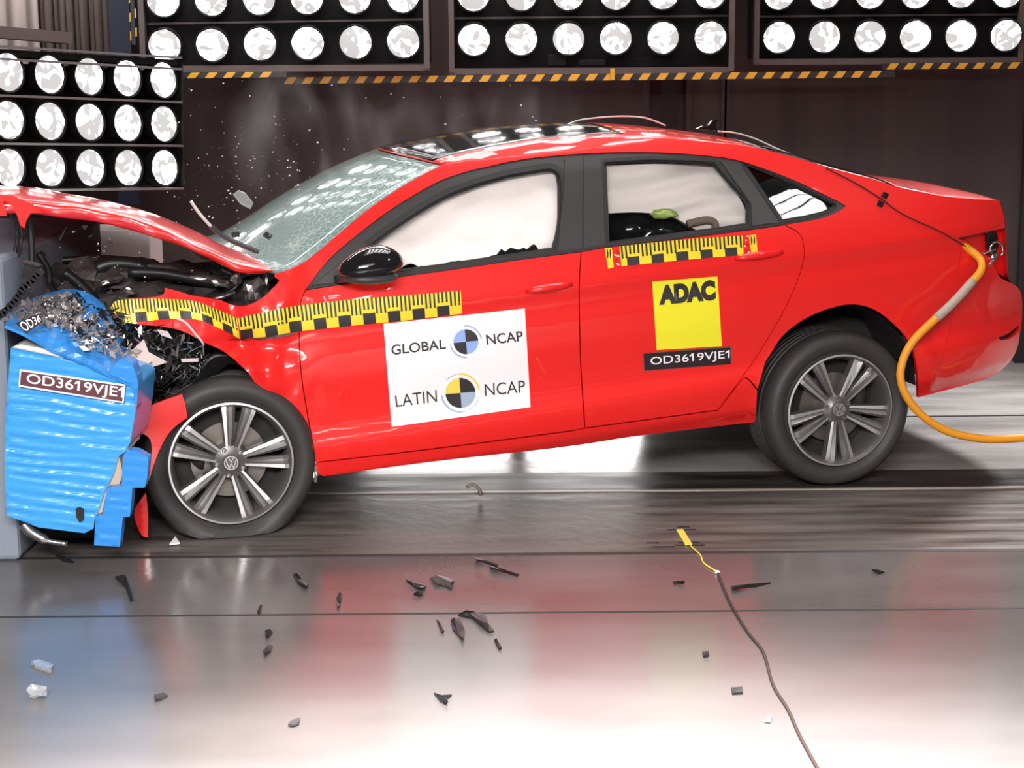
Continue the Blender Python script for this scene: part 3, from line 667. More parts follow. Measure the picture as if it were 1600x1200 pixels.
# ------------------------------------------------------------------ stickers and rulers on the side
def quadpt(Q, s, t):   # Q = TL,TR,BR,BL
    Q = [np.array(q, float) for q in Q]; return (Q[0]*(1-s)+Q[1]*s)*(1-t)+(Q[3]*(1-s)+Q[2]*s)*t
def grid_sheet(mb, Q, off, nx=10, ny=8, mi=0, place=cp):
    V = [place(*quadpt(Q, i/nx, j/ny), off) for j in range(ny+1) for i in range(nx+1)]
    mb.add(V, [(j*(nx+1)+i, j*(nx+1)+i+1, (j+1)*(nx+1)+i+1, (j+1)*(nx+1)+i) for j in range(ny) for i in range(nx)], mi)
def add_text(mb, txt, Q, off, mi=0, bold=0.0, place=cp, squeeze=None):
    cu = bpy.data.curves.new('t', 'FONT'); cu.body = txt; cu.offset = bold; cu.resolution_u = 4
    ob = bpy.data.objects.new('t', cu); col.objects.link(ob)
    dg = bpy.context.evaluated_depsgraph_get(); me = bpy.data.meshes.new_from_object(ob.evaluated_get(dg))
    bm = bmesh.new(); bm.from_mesh(me); bmesh.ops.triangulate(bm, faces=bm.faces)
    xs = [v_.co.x for v_ in bm.verts]; ys = [v_.co.y for v_ in bm.verts]; x0, x1 = min(xs), max(xs); y0, y1 = min(ys), max(ys)
    L = .35*(y1-y0)
    es = [e for e in bm.edges if e.calc_length() > L]; bmesh.ops.subdivide_edges(bm, edges=es, cuts=2); bmesh.ops.triangulate(bm, faces=bm.faces)
    bm.verts.index_update(); V = []
    for v_ in bm.verts:
        s = (v_.co.x-x0)/(x1-x0); t = 1-(v_.co.y-y0)/(y1-y0); V.append(place(*quadpt(Q, s, t), off))
    mb.add(V, [tuple(q.index for q in f.verts) for f in bm.faces], mi); bm.free()
    if '1' in txt:
        def bbx(t_):
            c_ = bpy.data.curves.new('t', 'FONT'); c_.body = t_; c_.offset = bold; o_ = bpy.data.objects.new('t', c_); col.objects.link(o_); m_ = bpy.data.meshes.new_from_object(o_.evaluated_get(bpy.context.evaluated_depsgraph_get()))
            x_ = [q.co.x for q in m_.vertices]; bpy.data.objects.remove(o_); bpy.data.curves.remove(c_); bpy.data.meshes.remove(m_); return min(x_), max(x_)
        sw = bbx('1'); sw = sw[1]-sw[0]; H = y1-y0
        for i_, ch in enumerate(txt):
            if ch == '1':
                xr = bbx(txt[:i_+1])[1]; fl = [(xr-sw*.2, y1), (xr-sw*1.0, y1), (xr-sw*1.0-.17*H, y1-.20*H), (xr-sw*1.0-.17*H, y1-.31*H), (xr-sw*.5, y1-.17*H)]
                mb.add([place(*quadpt(Q, (a_-x0)/(x1-x0), 1-(b_-y0)/(y1-y0)), off-.0002) for a_, b_ in fl], [(0, 1, 2, 3, 4)], mi)
    bpy.data.objects.remove(ob); bpy.data.curves.remove(cu); bpy.data.meshes.remove(me)
def finish(mb, name, mats, parent=car):   # flat facets facing the camera side
    o = mesh_obj(name, mb.V, mb.F, None, parent, True, mats=mats, fm=mb.m)
    me = o.data; bm = bmesh.new(); bm.from_mesh(me)
    for f in bm.faces:
        f.normal_update()
        if f.normal.y > 0: f.normal_flip()
    bm.to_mesh(me); bm.free(); return o
def sector(mb, c, ax, ay, a0, a1, r0, r1, off, mi, n=10, place=cp):
    V = []; F = []
    for i in range(n+1):
        t = math.radians(a0+(a1-a0)*i/n)
        for r in (r0, r1):
            p = np.array(c)+r*(math.cos(t)*np.array(ax)+math.sin(t)*np.array(ay)); V.append(place(p[0], p[1], off))
    F = [(2*i, 2*i+1, 2*i+3, 2*i+2) for i in range(n)]; mb.add(V, F, mi)
SH = [(599, 506), (820, 482), (829, 636), (612, 667)]
mb = MB(); grid_sheet(mb, SH, -.0025, 16, 12, 0)
add_text(mb, 'GLOBAL', [(611, 539), (696, 530), (697, 545), (612, 555)], -.004, 1, .012)
add_text(mb, 'NCAP', [(759, 523), (816, 517), (818, 533), (761, 539)], -.004, 1, .012)
add_text(mb, 'LATIN', [(617, 618), (682, 609), (683, 628), (619, 636)], -.004, 1, .0)
add_text(mb, 'NCAP', [(757, 600), (820, 594), (821, 613), (758, 619)], -.004, 1, .0)
def roundel(c, R, q1, q2, arcs, tilt):
    ax = (math.cos(tilt)*R, -math.sin(tilt)*R); ay = (-math.sin(tilt)*R, -math.cos(tilt)*R)
    for a0, mi in ((0, 1), (90, q1), (180, 1), (270, q2)): sector(mb, c, ax, ay, a0, a0+90, .0, 1, -.004, mi)
    for a0, a1, mi in arcs: sector(mb, c, ax, ay, a0, a1, 1.2, 1.32, -.004, mi, 16)
roundel((728, 534), 19.5, 2, 2, ((5, 90, 3), (185, 268, 3)), .1)
roundel((719.5, 614), 23.5, 4, 3, ((5, 92, 4), (183, 270, 3)), .08)
# tiny ring of lettering round the lower roundel
rng = random.Random(4)
for k in range(38):
    a = math.radians(100+k*2.1) if k < 19 else math.radians(275+(k-19)*4.0)
    c_ = (719.5+23.5*1.26*math.cos(a), 614-23.5*1.26*math.sin(a)); h = 1.5+rng.random()*.6
    if k % 6 != 5: sector(mb, c_, (1, 0), (0, 1), 0, 360, 0, .75+.4*rng.random(), -.004, 3, 5)
finish(mb, 'crash_programme_sheet', [M['white'], M['ink'], M['lightblue'], M['greyblue'], M['logoyellow']])
mb = MB(); grid_sheet(mb, [(1019, 440), (1121, 432), (1128, 541), (1026, 547)], -.0025, 8, 9, 0)
add_text(mb, 'ADAC', [(1029, 446), (1117, 437), (1119, 469), (1030, 477)], -.004, 1, .075)
finish(mb, 'yellow_sheet', [M['yellow'], M['ink']])
mb = MB(); PQ = [(1006, 553), (1141, 543), (1142, 569), (1007, 579)]
grid_sheet(mb, [(1005, 552), (1142, 541), (1143, 569), (1006, 580)], -.002, 8, 3, 2); grid_sheet(mb, PQ, -.003, 8, 3, 0)
add_text(mb, 'OD3619VJE1', [(1016, 558), (1140, 547), (1140, 563), (1017, 574)], -.0045, 1, .008)
finish(mb, 'test_number_label', [M['plate'], M['white'], M['steel']])
def ruler(name, top, bot, nper, phase=0, mt=None):
    N = nper*12; T = resample(crv(top, 6), N+1); Bt = resample(crv(bot, 6), N+1); mb = MB()
    def lerp(i, s): i0 = int(min(max(math.floor(i), 0), N-1)); f = i-i0; return (T[i0]*(1-f)+T[i0+1]*f)*(1-s)+(Bt[i0]*(1-f)+Bt[i0+1]*f)*s
    def q(i0, i1, s0, s1, off, mi, ns=1):
        V = []; 
        for k in range(ns+1):
            s = s0+(s1-s0)*k/ns; V += [cp(*lerp(i0, s), off), cp(*lerp(i1, s), off)]
        mb.add(V, [(2*k, 2*k+1, 2*k+3, 2*k+2) for k in range(ns)], mi)
    for i in range(N): q(i, i+1, 0, 1, -.003, 0, 4)
    for p in range(nper):
        b0 = p*12+phase
        for k in range(3):   # cells
            if b0+6 <= N and b0 >= 0: q(b0+2*k, b0+2*k+2, .58, 1.0, -.0042, 1, 2)
        for k in range(6):
            x = p*12+2*k+.5; long = not (phase <= (x % 12) < phase+6)
            q(x, x+.95, 0, .62 if long else .44, -.0042, 1, 2)
    return finish(mb, name, [M['ryellow'], M['ink']])
ruler('ruler_tape', [(968, 385), (1060, 375), (1160, 368)], [(971, 416), (1062, 407), (1162, 398)], 5, 3)
for Q0, Q in (([(945, 388), (956, 387), (959, 418), (950, 420)], [(957, 386), (968, 385), (971, 416), (960, 418)]), ([(1170, 368), (1181, 366), (1184, 395), (1174, 398)], [(1160, 368), (1170, 367), (1174, 397), (1163, 398)])):
    mb = MB(); grid_sheet(mb, Q0, -.003, 2, 4, 0)
    for k in range(2): sector(mb, quadpt(Q0, .3+.4*k, .28), (1.3, 0), (.3, 8), 0, 360, 0, 1, -.0045, 3, 6)
    grid_sheet(mb, Q, -.003, 2, 4, 1)
    rng = random.Random(Q[0][0])
    for k in range(9):
        s, t_ = rng.random()*.7+.1, rng.random()*.85+.05; c_ = quadpt(Q, s, t_); sector(mb, c_, (1.6, 0), (0, 1.4), 0, 360, 0, 1, -.0045, rng.choice((2, 3)), 5)
    finish(mb, 'ruler_end', [M['ryellow'], M['red'], M['white'], M['ink']])

ruler('ruler_tape', [(372, 497), (420, 486), (470, 477), (560, 467), (640, 461), (720, 454)], [(377, 530), (425, 525), (465, 518), (560, 508), (640, 500), (722, 490)], 9, 0)
ruler('ruler_tape', [(173, 480), (182, 470), (215, 467), (260, 467), (305, 471), (340, 484), (370, 497)], [(178, 489), (196, 504), (225, 502), (270, 498), (310, 500), (345, 514), (375, 530)], 6, 2)
for ln in ():
    pass
# headline damage: torn chrome strip on the wing and buckle highlights
mb = MB(); mb.prism([cp(x, y, -.006) for x, y in ((392, 529), (430, 524), (467, 519), (460, 523), (430, 529), (404, 532))], (0, .004, 0)); mb.build('wing_badge', M['chrome'], car)
mb = MB(); mb.tube([cp(x, y, -.006) for x, y in crv([(275, 497), (290, 504), (302, 518), (315, 533), (318, 540)], 5)], .0045, 6); mb.build('torn_wing_edge', M['wirewhite'], car, smooth=True)
# crumpled sill end
mb = MB(); mb.blob(cp(489, 733, .01), (.04, .04, .09), 4, .35, 3, fr=3); mb.build('crumpled_sill_end', M['alum'], car)
patch('side_repeater', [[(1085, 0), (1086, 1), (1085, 2)]], M['red']) if False else None

# ------------------------------------------------------------------ engine bay wreckage
def px3(x, y, v): return vplane(x, y, v)
mb = MB()
for k, (x, y, v, d, sd) in enumerate([(330, 455, .55, (.5, .5, .16), 1), (250, 440, .6, (.5, .5, .16), 2), (180, 430, .65, (.4, .5, .14), 3), (120, 450, .6, (.3, .5, .20), 5), (230, 500, .35, (.5, .3, .25), 6), (150, 520, .35, (.3, .3, .25), 7), (300, 560, .5, (.5, .3, .3), 8), (260, 610, .45, (.3, .3, .35), 9), (390, 480, .5, (.35, .6, .35), 10), (240, 700, .55, (.35, .4, .4), 12), (140, 600, .6, (.5, .4, .5), 13)]):
    mb.blob(px3(x, y, v), d, sd, .25, 3, fr=3)
mb.build('engine', M['engine'], car)
mb = MB()
for pts, v, r in (([(75, 408), (150, 403), (152, 400)], .7, .014), ([(265, 430), (330, 437), (400, 442)], .35, .012), ([(200, 425), (260, 428), (345, 445)], .3, .02), ([(150, 420), (175, 412), (215, 415), (240, 430)], .5, .03), ([(320, 470), (360, 455), (395, 425)], .25, .008), ([(60, 395), (75, 420), (78, 445)], .3, .012), ([(345, 420), (370, 430), (395, 428)], .2, .01),
                  ([(300, 600), (330, 560), (360, 556)], .15, .016), ([(250, 590), (290, 590), (320, 570)], .15, .008), ([(70, 400), (62, 400), (90, 470)], .4, .01), ([(100, 425), (120, 440), (150, 470)], .35, .02)):
    mb = MB(); mb.tube([px3(x, y, v) for x, y in crv(pts, 5)], r, 8); mb.build('engine_hose', M['black'], car, smooth=True)
mb = MB()
for (x, y, v, d, a) in ((395, 455, .16, (.09, .08, .11), .2), (340, 440, .2, (.08, .05, .03), .3), (350, 462, .18, (.09, .05, .02), -.3), (300, 433, .3, (.16, .04, .02), .1), (370, 432, .2, (.05, .05, .05), .6), (203, 455, .2, (.05, .03, .025), .3), (175, 437, .35, (.09, .04, .03), -.2), (412, 445, .2, (.03, .05, .08), .1)):
    mb = MB(); mb.blob(px3(x, y, v), d, int(x), .35, 2, rot=roty(a), fr=3); mb.build('bent_metal', M['steel'], car)
# shattered headlamp and grille: a cloud of torn slivers packed between wing and barrier
rng = random.Random(11)
def shards(name, m, n, region, vr, size, parent=car, asp=4):
    mb = MB(); poly = [np.array(p, float) for p in region]; q = np.array(poly); k = 0
    while k < n:
        x = rng.uniform(q[:, 0].min(), q[:, 0].max()); y = rng.uniform(q[:, 1].min(), q[:, 1].max())
        if not inpoly([(x, y)], poly)[0]: continue
        k += 1; c = px3(x, y, rng.uniform(*vr)); L = size*(.4+rng.random()**2*1.6)
        a = np.array([rng.gauss(0, 1) for _ in range(3)]); a /= np.linalg.norm(a); b2 = np.cross(a, [rng.gauss(0, 1) for _ in range(3)]); b2 /= np.linalg.norm(b2); c2 = np.cross(a, b2)
        w2 = L/asp*(.5+rng.random()); th = .002
        P = [c-a*L/2, c+b2*w2/2, c+a*L/2, c-b2*w2*.3]
        mb.prism(P, c2*th)
    return mb.build(name, m, parent)
REG = [(110, 500), (180, 480), (260, 508), (320, 540), (325, 570), (290, 590), (240, 600), (215, 570), (160, 550), (110, 530)]
for nm, mm, cnt, sz in (('headlamp_splinters', M['black'], 420, .05), ('headlamp_splinters', M['alum'], 260, .03), ('headlamp_splinters', M['glassbit'], 130, .03), ('headlamp_splinters', M['blue2'], 26, .035)):
    tag(shards(nm, mm, cnt, REG, (.0, .22), sz), kind='stuff')
tag(shards('headlamp_splinters', M['black'], 160, [(215, 590), (330, 560), (300, 620), (215, 650)], (.05, .25), .06), kind='stuff')
mb = MB(); mb.prism([px3(x, y, -.01) for x, y in ((206, 548), (225, 530), (232, 550), (262, 566), (230, 576), (210, 572))], (0, .01, 0)); mb.prism([px3(x, y, .0) for x, y in ((283, 561), (310, 560), (310, 565), (284, 566))], (0, .01, 0))
mb.prism([px3(x, y, .0) for x, y in ((245, 515), (262, 518), (270, 530), (252, 524))], (0, .01, 0)); mb.build('headlamp_reflector', mat('pink_white', (.62, .5, .49), .4), car)
# inner wing liner beside the front tyre
mb = MB(); n = 14; V = []; F = []
for i, t in enumerate(np.linspace(0, 1, n)):
    px = crv([(292, 660), (286, 635), (300, 600), (325, 572), (350, 556), (380, 575)], 8); p = px[int(t*(len(px)-1))]
    V += [px3(p[0], p[1], .04+.01*(i % 2)), px3(p[0]+14, p[1]+12, .10), px3(p[0]+10, p[1]+6, .33)]
F = [f for i in range(n-1) for f in ((i*3, i*3+1, i*3+4, i*3+3), (i*3+1, i*3+2, i*3+5, i*3+4))]
mb.add(V, F); mb.build('torn_arch_liner', M['black'], car)
# bumper pieces: red plastic in front of the wheel
def curved(name, px, v0, dvdx, m, th=.012, parent=car):
    x0 = min(p[0] for p in px); P = [vplane(x, y, v0+dvdx*(x-x0)) for x, y in px]; mb = MB(); mb.prism(P, (.0, th, 0)); return mb.build(name, m, parent)
def fpatch(name, px, m, f, th=.012, step=7):
    return patch(name, px, m, f=f, ins=0, flange=th, step=step)
ub0 = vplane(205, 650, .03)[0]
def fb(u, w_): return -.02+.5*max(0, (ub0+.02)-u)+.01*math.sin(w_*9)
fpatch('front_bumper', [[(214, 648), (240, 632), (284, 616)], [(284, 616), (289, 630), (293, 652)], [(293, 652), (268, 672), (252, 697), (240, 727), (233, 752)], [(233, 752), (236, 690), (210, 672), (206, 660), (214, 648)]], M['red'], fb)
fpatch('front_bumper', [[(228, 770), (231, 800), (231, 840)], [(231, 840), (221, 836), (212, 815), (211, 795), (228, 770)]], M['red'], fb)

# ------------------------------------------------------------------ deformable barrier
YB = 5.86
def by(x, y, off=0, Y0=YB): return atY(x, y, Y0+off+.10*((x-110)/110)**2*.3)
bar = empty('crash_barrier', atY(110, 850, YB)*np.array([1, 1, 0])); tag(bar, 'crushed blue deformable honeycomb barrier wedged under the car front', 'crash barrier')
def pb(name, px, m, depth=.4, Y0=YB, bumps=0, mi=None, step=5, slope=0):
    """foil sheet from pixels at its own distance, with creases, closed to depth"""
    poly = [np.array(p, float) for p in px]; poly = path([[poly[i], poly[(i+1) % len(poly)]] for i in range(len(poly))], 8)
    q = np.array(poly); x0, y0 = q.min(0); x1, y1 = q.max(0)
    gx, gy = np.meshgrid(np.arange(x0+step/2, x1, step*1.6), np.arange(y0+step/2, y1, step*.55)); G = np.c_[gx.ravel(), gy.ravel()]
    k = inpoly(G, poly) & (distpoly(G, poly) > 2.5); G = G[k]
    pts = [Vector(p) for p in poly]+[Vector(p) for p in G]; E = [(i, (i+1) % len(poly)) for i in range(len(poly))]
    vo, eo, fo, _, _, _ = delaunay_2d_cdt(pts, E, [], 0, 1e-5); A = np.array([tuple(p) for p in vo]); T = np.array([t for t in fo if len(t) == 3]); T = T[inpoly(A[T].mean(1), poly)]
    inv = np.array(bar.location)
    def P(x, y):
        yy = (y-x*.13); d = 0
        if bumps: d = bumps*(.30*math.sin(yy*.42+5*noise.noise(Vector((x*.012, y*.012, 0))))+.8*noise.noise(Vector((x*.009, yy*.16, 4)))+.5*noise.noise(Vector((x*.022, yy*.40, 9))))
        return atY(x, y, Y0+d+slope*(y-y0)/100)-inv
    V = [P(*p) for p in A]; n = len(V); F = []
    for t in T:
        a, b_, c = (V[i] for i in t); nn = np.cross(b_-a, c-a); F.append(tuple(t) if nn[1] < 0 else tuple(t[::-1]))
    V2 = [v_+np.array([0, depth, 0]) for v_ in V[:len(poly)]]
    m0 = len(poly); V += [V[i] for i in range(m0)]+V2
    F += [(n+i, n+(i+1) % m0, n+m0+(i+1) % m0, n+m0+i) for i in range(m0)]
    return mesh_obj(name, V, F, m, bar, bumps > 0)
pb('barrier_block', [(17, 543), (130, 566), (205, 592), (215, 600), (212, 640), (204, 690), (196, 706), (186, 712), (178, 740), (163, 770), (155, 795), (148, 810), (146, 826), (132, 833), (60, 824), (10, 805), (7, 720), (9, 640)], M['blue'], .30, bumps=.0075)
pb('foam_layer', [(17, 543), (32, 538), (70, 545), (110, 556), (168, 577), (205, 592), (150, 584), (60, 560)], M['cream'], .4, YB+.01)
pb('torn_core', [(196, 680), (200, 704), (186, 712), (192, 740), (186, 758), (168, 762), (160, 800), (150, 806), (160, 770), (180, 720)], M['wood'], .2, YB+.012)
pb('bumper_facing', [(200, 703), (214, 705), (232, 715), (230, 745), (226, 762), (207, 762), (203, 807), (192, 808), (187, 854), (147, 852), (149, 807), (160, 805), (168, 762), (190, 760), (192, 712)], M['blue2'], .05, YB-.03, bumps=.003)
pb('puncture', [(118, 795), (124, 793), (130, 796), (130, 812), (124, 816), (119, 808)], M['dark'], .01, YB-.016)
# top slab, folded over
mb = MB(); inv = np.array(bar.location)
top = [(8, 508), (40, 522), (80, 545), (120, 562), (165, 582), (213, 604)]; rear = [(14, 488), (45, 470), (75, 458), (120, 452), (165, 480), (205, 560)]
TT = resample(crv(top, 6), 20); RR = resample(crv(rear, 6), 20); V = []
rng = random.Random(5)
for i in range(20):
    for j in range(12):
        s = j/11; p = TT[i]*(1-s)+RR[i]*s; q = atY(p[0], p[1], YB-.02+.42*s+.03*noise.noise(Vector((i*.7, j*.7, 2))))-inv; V.append(q)
mb.add(V, [(i*12+j, i*12+j+1, (i+1)*12+j+1, (i+1)*12+j) for i in range(19) for j in range(11)]); o = mb.build('barrier_top_sheet', M['blue2'], bar)
o.modifiers.new('solid', 'SOLIDIFY').thickness = .01
pb('folded_edge', [(165, 582), (190, 560), (206, 566), (214, 590), (216, 602), (213, 640), (205, 600)], M['blue2'], .08, YB-.025, bumps=.003)
# crumbs of aluminium lying on the top sheet
rng = random.Random(12)
def crumb(name, m, n, reg, sz):
    mb = MB(); q = np.array(reg, float); k = 0
    while k < n:
        x = rng.uniform(q[:, 0].min(), q[:, 0].max()); y = rng.uniform(q[:, 1].min(), q[:, 1].max())
        if not inpoly([(x, y)], [np.array(p, float) for p in reg])[0]: continue
        k += 1
        tfrac = np.clip((np.interp(x, [p[0] for p in top], [p[1] for p in top])-y)/max(8, np.interp(x, [p[0] for p in top], [p[1] for p in top])-np.interp(x, [p[0] for p in rear], [p[1] for p in rear])), 0, 1)
        c = atY(x, y, YB-.05+.38*tfrac)-inv; L = sz*(.3+rng.random()*1.2)
        a = np.array([rng.gauss(0, 1) for _ in range(3)]); a /= np.linalg.norm(a); b2 = np.cross(a, [rng.gauss(0, 1) for _ in range(3)]); b2 /= np.linalg.norm(b2)
        mb.prism([c-a*L/2, c+b2*L*.3, c+a*L/2, c-b2*L*.2], np.cross(a, b2)*.002)
    return mb.build(name, m, bar)
tag(crumb('honeycomb_crumbs', M['alum'], 330, [(25, 500), (60, 468), (100, 460), (150, 490), (215, 545), (205, 560), (130, 545), (100, 520), (60, 500)], .03), kind='stuff')
tag(crumb('honeycomb_crumbs', mat('grey_foil', (.25, .23, .24), .4, metal=.5), 200, [(5, 500), (30, 475), (110, 456), (130, 520), (60, 505), (30, 505)], .04), kind='stuff')
tag(crumb('honeycomb_crumbs', M['black'], 120, [(60, 480), (130, 455), (210, 540), (150, 540)], .03), kind='stuff')
def bplace(x, y, off): return atY(x, y, YB-.020+off)-inv
mb = MB(); grid_sheet(mb, [(31, 577), (196, 601), (193, 630), (29, 604)], 0, 4, 2, 0, bplace); grid_sheet(mb, [(33, 580), (194, 603.5), (191, 627.5), (31, 601.5)], -.001, 4, 2, 2, bplace)
add_text(mb, 'OD3619VJE1', [(42, 583), (194, 605.5), (192, 626), (41, 603)], -.002, 1, .012, bplace)
finish(mb, 'test_number_label', [M['white'], M['white'], M['maroon']], bar)
def tplace(x, y, off): return atY(x, y, YB-.035+off)-inv
mb = MB(); grid_sheet(mb, [(24, 505), (62, 489), (66, 503), (41, 521)], 0, 4, 2, 2, tplace); add_text(mb, 'OD36', [(28, 505), (62, 491), (64, 502), (40, 519)], -.002, 1, .012, tplace)
mb.F = mb.F; finish(mb, 'test_number_label', [M['white'], M['white'], M['plate']], bar)
mb = MB(); mb.tube([atY(x, y, YB+.05)-inv for x, y in crv([(36, 818), (50, 832), (75, 845), (105, 850)], 5)], [.02]*5+[.018]*5+[.01]*6, 8); mb.build('bent_bracket', M['steel'], bar, smooth=True)
mb = MB(); mb.box(atY(100, 720, YB+.5)-inv, (.40, .3, .52)); mb.build('inner_core', M['dark'], bar)
# concrete block at the left edge
xr = atY(7, 600, 5.95)[0]
blk = MB(); blk.box((xr-.6, 6.75, .55), (1.2, 1.5, 1.1)); o = blk.build('concrete_block', M['concrete'], None, bevel=.02); tag(o, 'bluish grey solid block behind the blue barrier at the frame edge', 'block')
# black chain of cable track and bracket hanging over the barrier
mb = MB()
for i, p in enumerate(resample(crv([(-5, 498), (15, 480), (28, 465), (38, 448), (50, 440), (62, 425)], 6), 16)):
    mb.box(atY(p[0], p[1], 5.8), (.022, .03, .02), roty(.6+.5*(i % 2)))
o = mb.build('cable_chain', M['black'], None); tag(o, 'black link chain hanging from a box above the crushed blue barrier', 'chain')
mb = MB(); mb.box(atY(50, 424, 5.85), (.05, .05, .055), roty(.3)); mb.box(atY(50, 412, 5.84), (.055, .05, .006), roty(.3)); o = mb.build('connector_box', M['black'], None); tag(o, 'small black box with pale edges under the raised bonnet corner', 'connector box')

# ------------------------------------------------------------------ tow hose and shackle
HV = -.07
def hv(x, y, v=HV): return ROT@vplane(x, y, v)+P0
tow = empty('orange_sling', hv(1420, 600)); tag(tow, 'orange sheathed sling looped from the tail lamp opening to the frame edge', 'sling')
tp = np.array(tow.location)
mb = MB(); pts = crv([(1503, 382), (1520, 394), (1533, 408), (1532, 424), (1512, 448), (1485, 477), (1452, 507), (1426, 534), (1411, 562), (1407, 592), (1418, 622), (1442, 650), (1480, 674), (1530, 685), (1570, 686), (1640, 684), (1760, 700), (1870, 745), (1940, 762), (2030, 766)], 6)
N = len(pts); mb.tube([hv(x, y, .05-.12*sm(i/N, 0, .25)-.06*sm(i/N, .3, 1))-tp for i, (x, y) in enumerate(pts)], .0165, 12); mb.build('sheath', M['rope'], tow, smooth=True)
i0 = 22; i1 = 35
mb = MB(); mb.tube([hv(*pts[i], .05-.12*sm(i/N, 0, .25)-.06*sm(i/N, .3, 1))-tp for i in range(i0, i1)], .0185, 12); mb.build('braided_sleeve', M['sleeve'], tow, smooth=True)
sh = empty('shackle', hv(1555, 395)); tag(sh, 'steel bow shackle hooked at the missing tail lamp', 'shackle'); sp_ = np.array(sh.location)
mb = MB(); mb.tube([hv(1557+10*math.cos(t), 390-12*math.sin(t), .09)-sp_ for t in np.linspace(-.9, math.pi+.9, 16)], .0055, 8); mb.build('bow', M['chrome'], sh, smooth=True)
mb = MB(); mb.tube([hv(x, y, .09)-sp_ for x, y in ((1530, 400), (1548, 392), (1556, 390))], .006, 8); mb.tube([hv(x, y, .08)-sp_ for x, y in ((1535, 425), (1548, 410), (1558, 396))], .009, 8); mb.build('pin', M['steel'], sh, smooth=True)
mb = MB(); mb.blob(hv(1551, 402, .07)-sp_, (.035, .03, .03), 3, .3, 2); mb.build('clasp', M['chrome'], sh)

# ------------------------------------------------------------------ hall: floor, walls
def zone(name, y0, y1, m, x0=-7, x1=8, z=0.0):
    mb = MB(); mb.box(((x0+x1)/2, (y0+y1)/2, z-.05), (x1-x0, y1-y0, .1)); return tag(mb.build(name, m, None), kind='structure')
yl = {k: onfloor(800, y)[1] for k, y in (('a', 957.5), ('b', 866), ('c', 769), ('d', 656))}
m = mat('floor_paint', (.42, .39, .38), .2, ior=1.75, bump=(3, .03, .01)); noisecol(m, (.105, .094, .092), (.135, .122, .119), (1, 2.5, 1), 1.2, 6, .3, .7, rr=(.17, .24), coord='Generated'); M['floor'] = m
nt = m.node_tree; 
for l in [l for l in nt.links if l.from_node.type == 'TEX_COORD' and l.to_node.type == 'MAPPING']: nt.links.new(l.from_node.outputs['Object'], l.to_socket)
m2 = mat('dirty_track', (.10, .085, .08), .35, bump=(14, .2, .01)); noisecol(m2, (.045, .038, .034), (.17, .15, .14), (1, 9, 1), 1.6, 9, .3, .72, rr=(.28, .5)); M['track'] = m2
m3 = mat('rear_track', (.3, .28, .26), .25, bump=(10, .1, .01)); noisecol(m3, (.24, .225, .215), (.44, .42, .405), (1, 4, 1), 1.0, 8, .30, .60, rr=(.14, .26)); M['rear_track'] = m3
g = .008
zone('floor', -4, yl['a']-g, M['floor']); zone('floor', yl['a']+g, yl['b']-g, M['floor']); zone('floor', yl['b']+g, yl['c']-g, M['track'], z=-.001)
m4 = mat('dark_shadow_track', (.05, .045, .04), .4); noisecol(m4, (.018, .015, .014), (.075, .068, .062), (1, 7, 1), 1.5, 8, .35, .7, rr=(.3, .5))  # darker track band, with the shadow under the car put into its colour
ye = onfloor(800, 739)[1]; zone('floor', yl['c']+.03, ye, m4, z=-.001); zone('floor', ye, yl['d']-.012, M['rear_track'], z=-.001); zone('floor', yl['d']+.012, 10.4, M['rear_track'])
for nn_, yy_, wd_ in (('trim_3', yl['a'], .013), ('trim_4', yl['b'], .030), ('trim_5', yl['d'], .02)):
    mb = MB(); mb.box((.5, yy_, -.004), (15, wd_, .010)); tag(mb.build(nn_, M['seal'], None), kind='structure')
mb = MB(); mb.box((0, 4, -.13), (15, 16, .05)); tag(mb.build('floor_base', M['dark'], None), kind='structure')
mb = MB(); mb.box((.5, yl['c']+.01, -.004), (15, .02, .012)); tag(mb.build('trim_1', mat('rail_edge', (.55, .48, .42), .35, metal=.4), None), kind='structure')
def wallmat(name, c1, c2):
    m = mat(name, c1, .85); nt = m.node_tree; b = nt.nodes['Principled BSDF']; tc = nt.nodes.new('ShaderNodeTexCoord'); mp = nt.nodes.new('ShaderNodeMapping'); mp.inputs['Scale'].default_value = (2.6, 1, .05)
    n = nt.nodes.new('ShaderNodeTexNoise'); n.inputs['Scale'].default_value = 2.2; n.inputs['Detail'].default_value = 3; cr = nt.nodes.new('ShaderNodeValToRGB'); cr.color_ramp.elements[0].position = .4; cr.color_ramp.elements[1].position = .6
    cr.color_ramp.elements[0].color = (*c1, 1); cr.color_ramp.elements[1].color = (*c2, 1)
    nt.links.new(tc.outputs['Object'], mp.inputs[0]); nt.links.new(mp.outputs[0], n.inputs['Vector']); nt.links.new(n.outputs['Fac'], cr.inputs[0]); nt.links.new(cr.outputs[0], b.inputs['Base Color']); return m
WM = wallmat('brown_wall', (.048, .036, .035), (.062, .047, .045))
YW = 9.9
mb = MB(); mb.box((0, YW+.06, 2.2), (16, .1, 4.6))
for x in (atY(1060, 200, YW)[0], atY(1075, 200, YW)[0], atY(1135, 200, YW)[0], atY(1010, 200, YW)[0], atY(1130, 200, YW)[0]): mb.box((x, YW, 2.2), (.03, .05, 4.6))
tag(mb.build('wall_back', WM, None), kind='structure')
mb = MB(); mb.box((atY(1045, 200, YW)[0], YW-.01, 1.2), (.09, .06, 2.6)); tag(mb.build('trim_2', M['dark'], None), kind='structure')
xw = atY(1588, 300, 9.5)[0]; mb = MB(); mb.box((xw+.20, 9.84, 2.2), (.14, .05, 4.6)); tag(mb.build('wall_right', M['dark'], None), kind='structure')
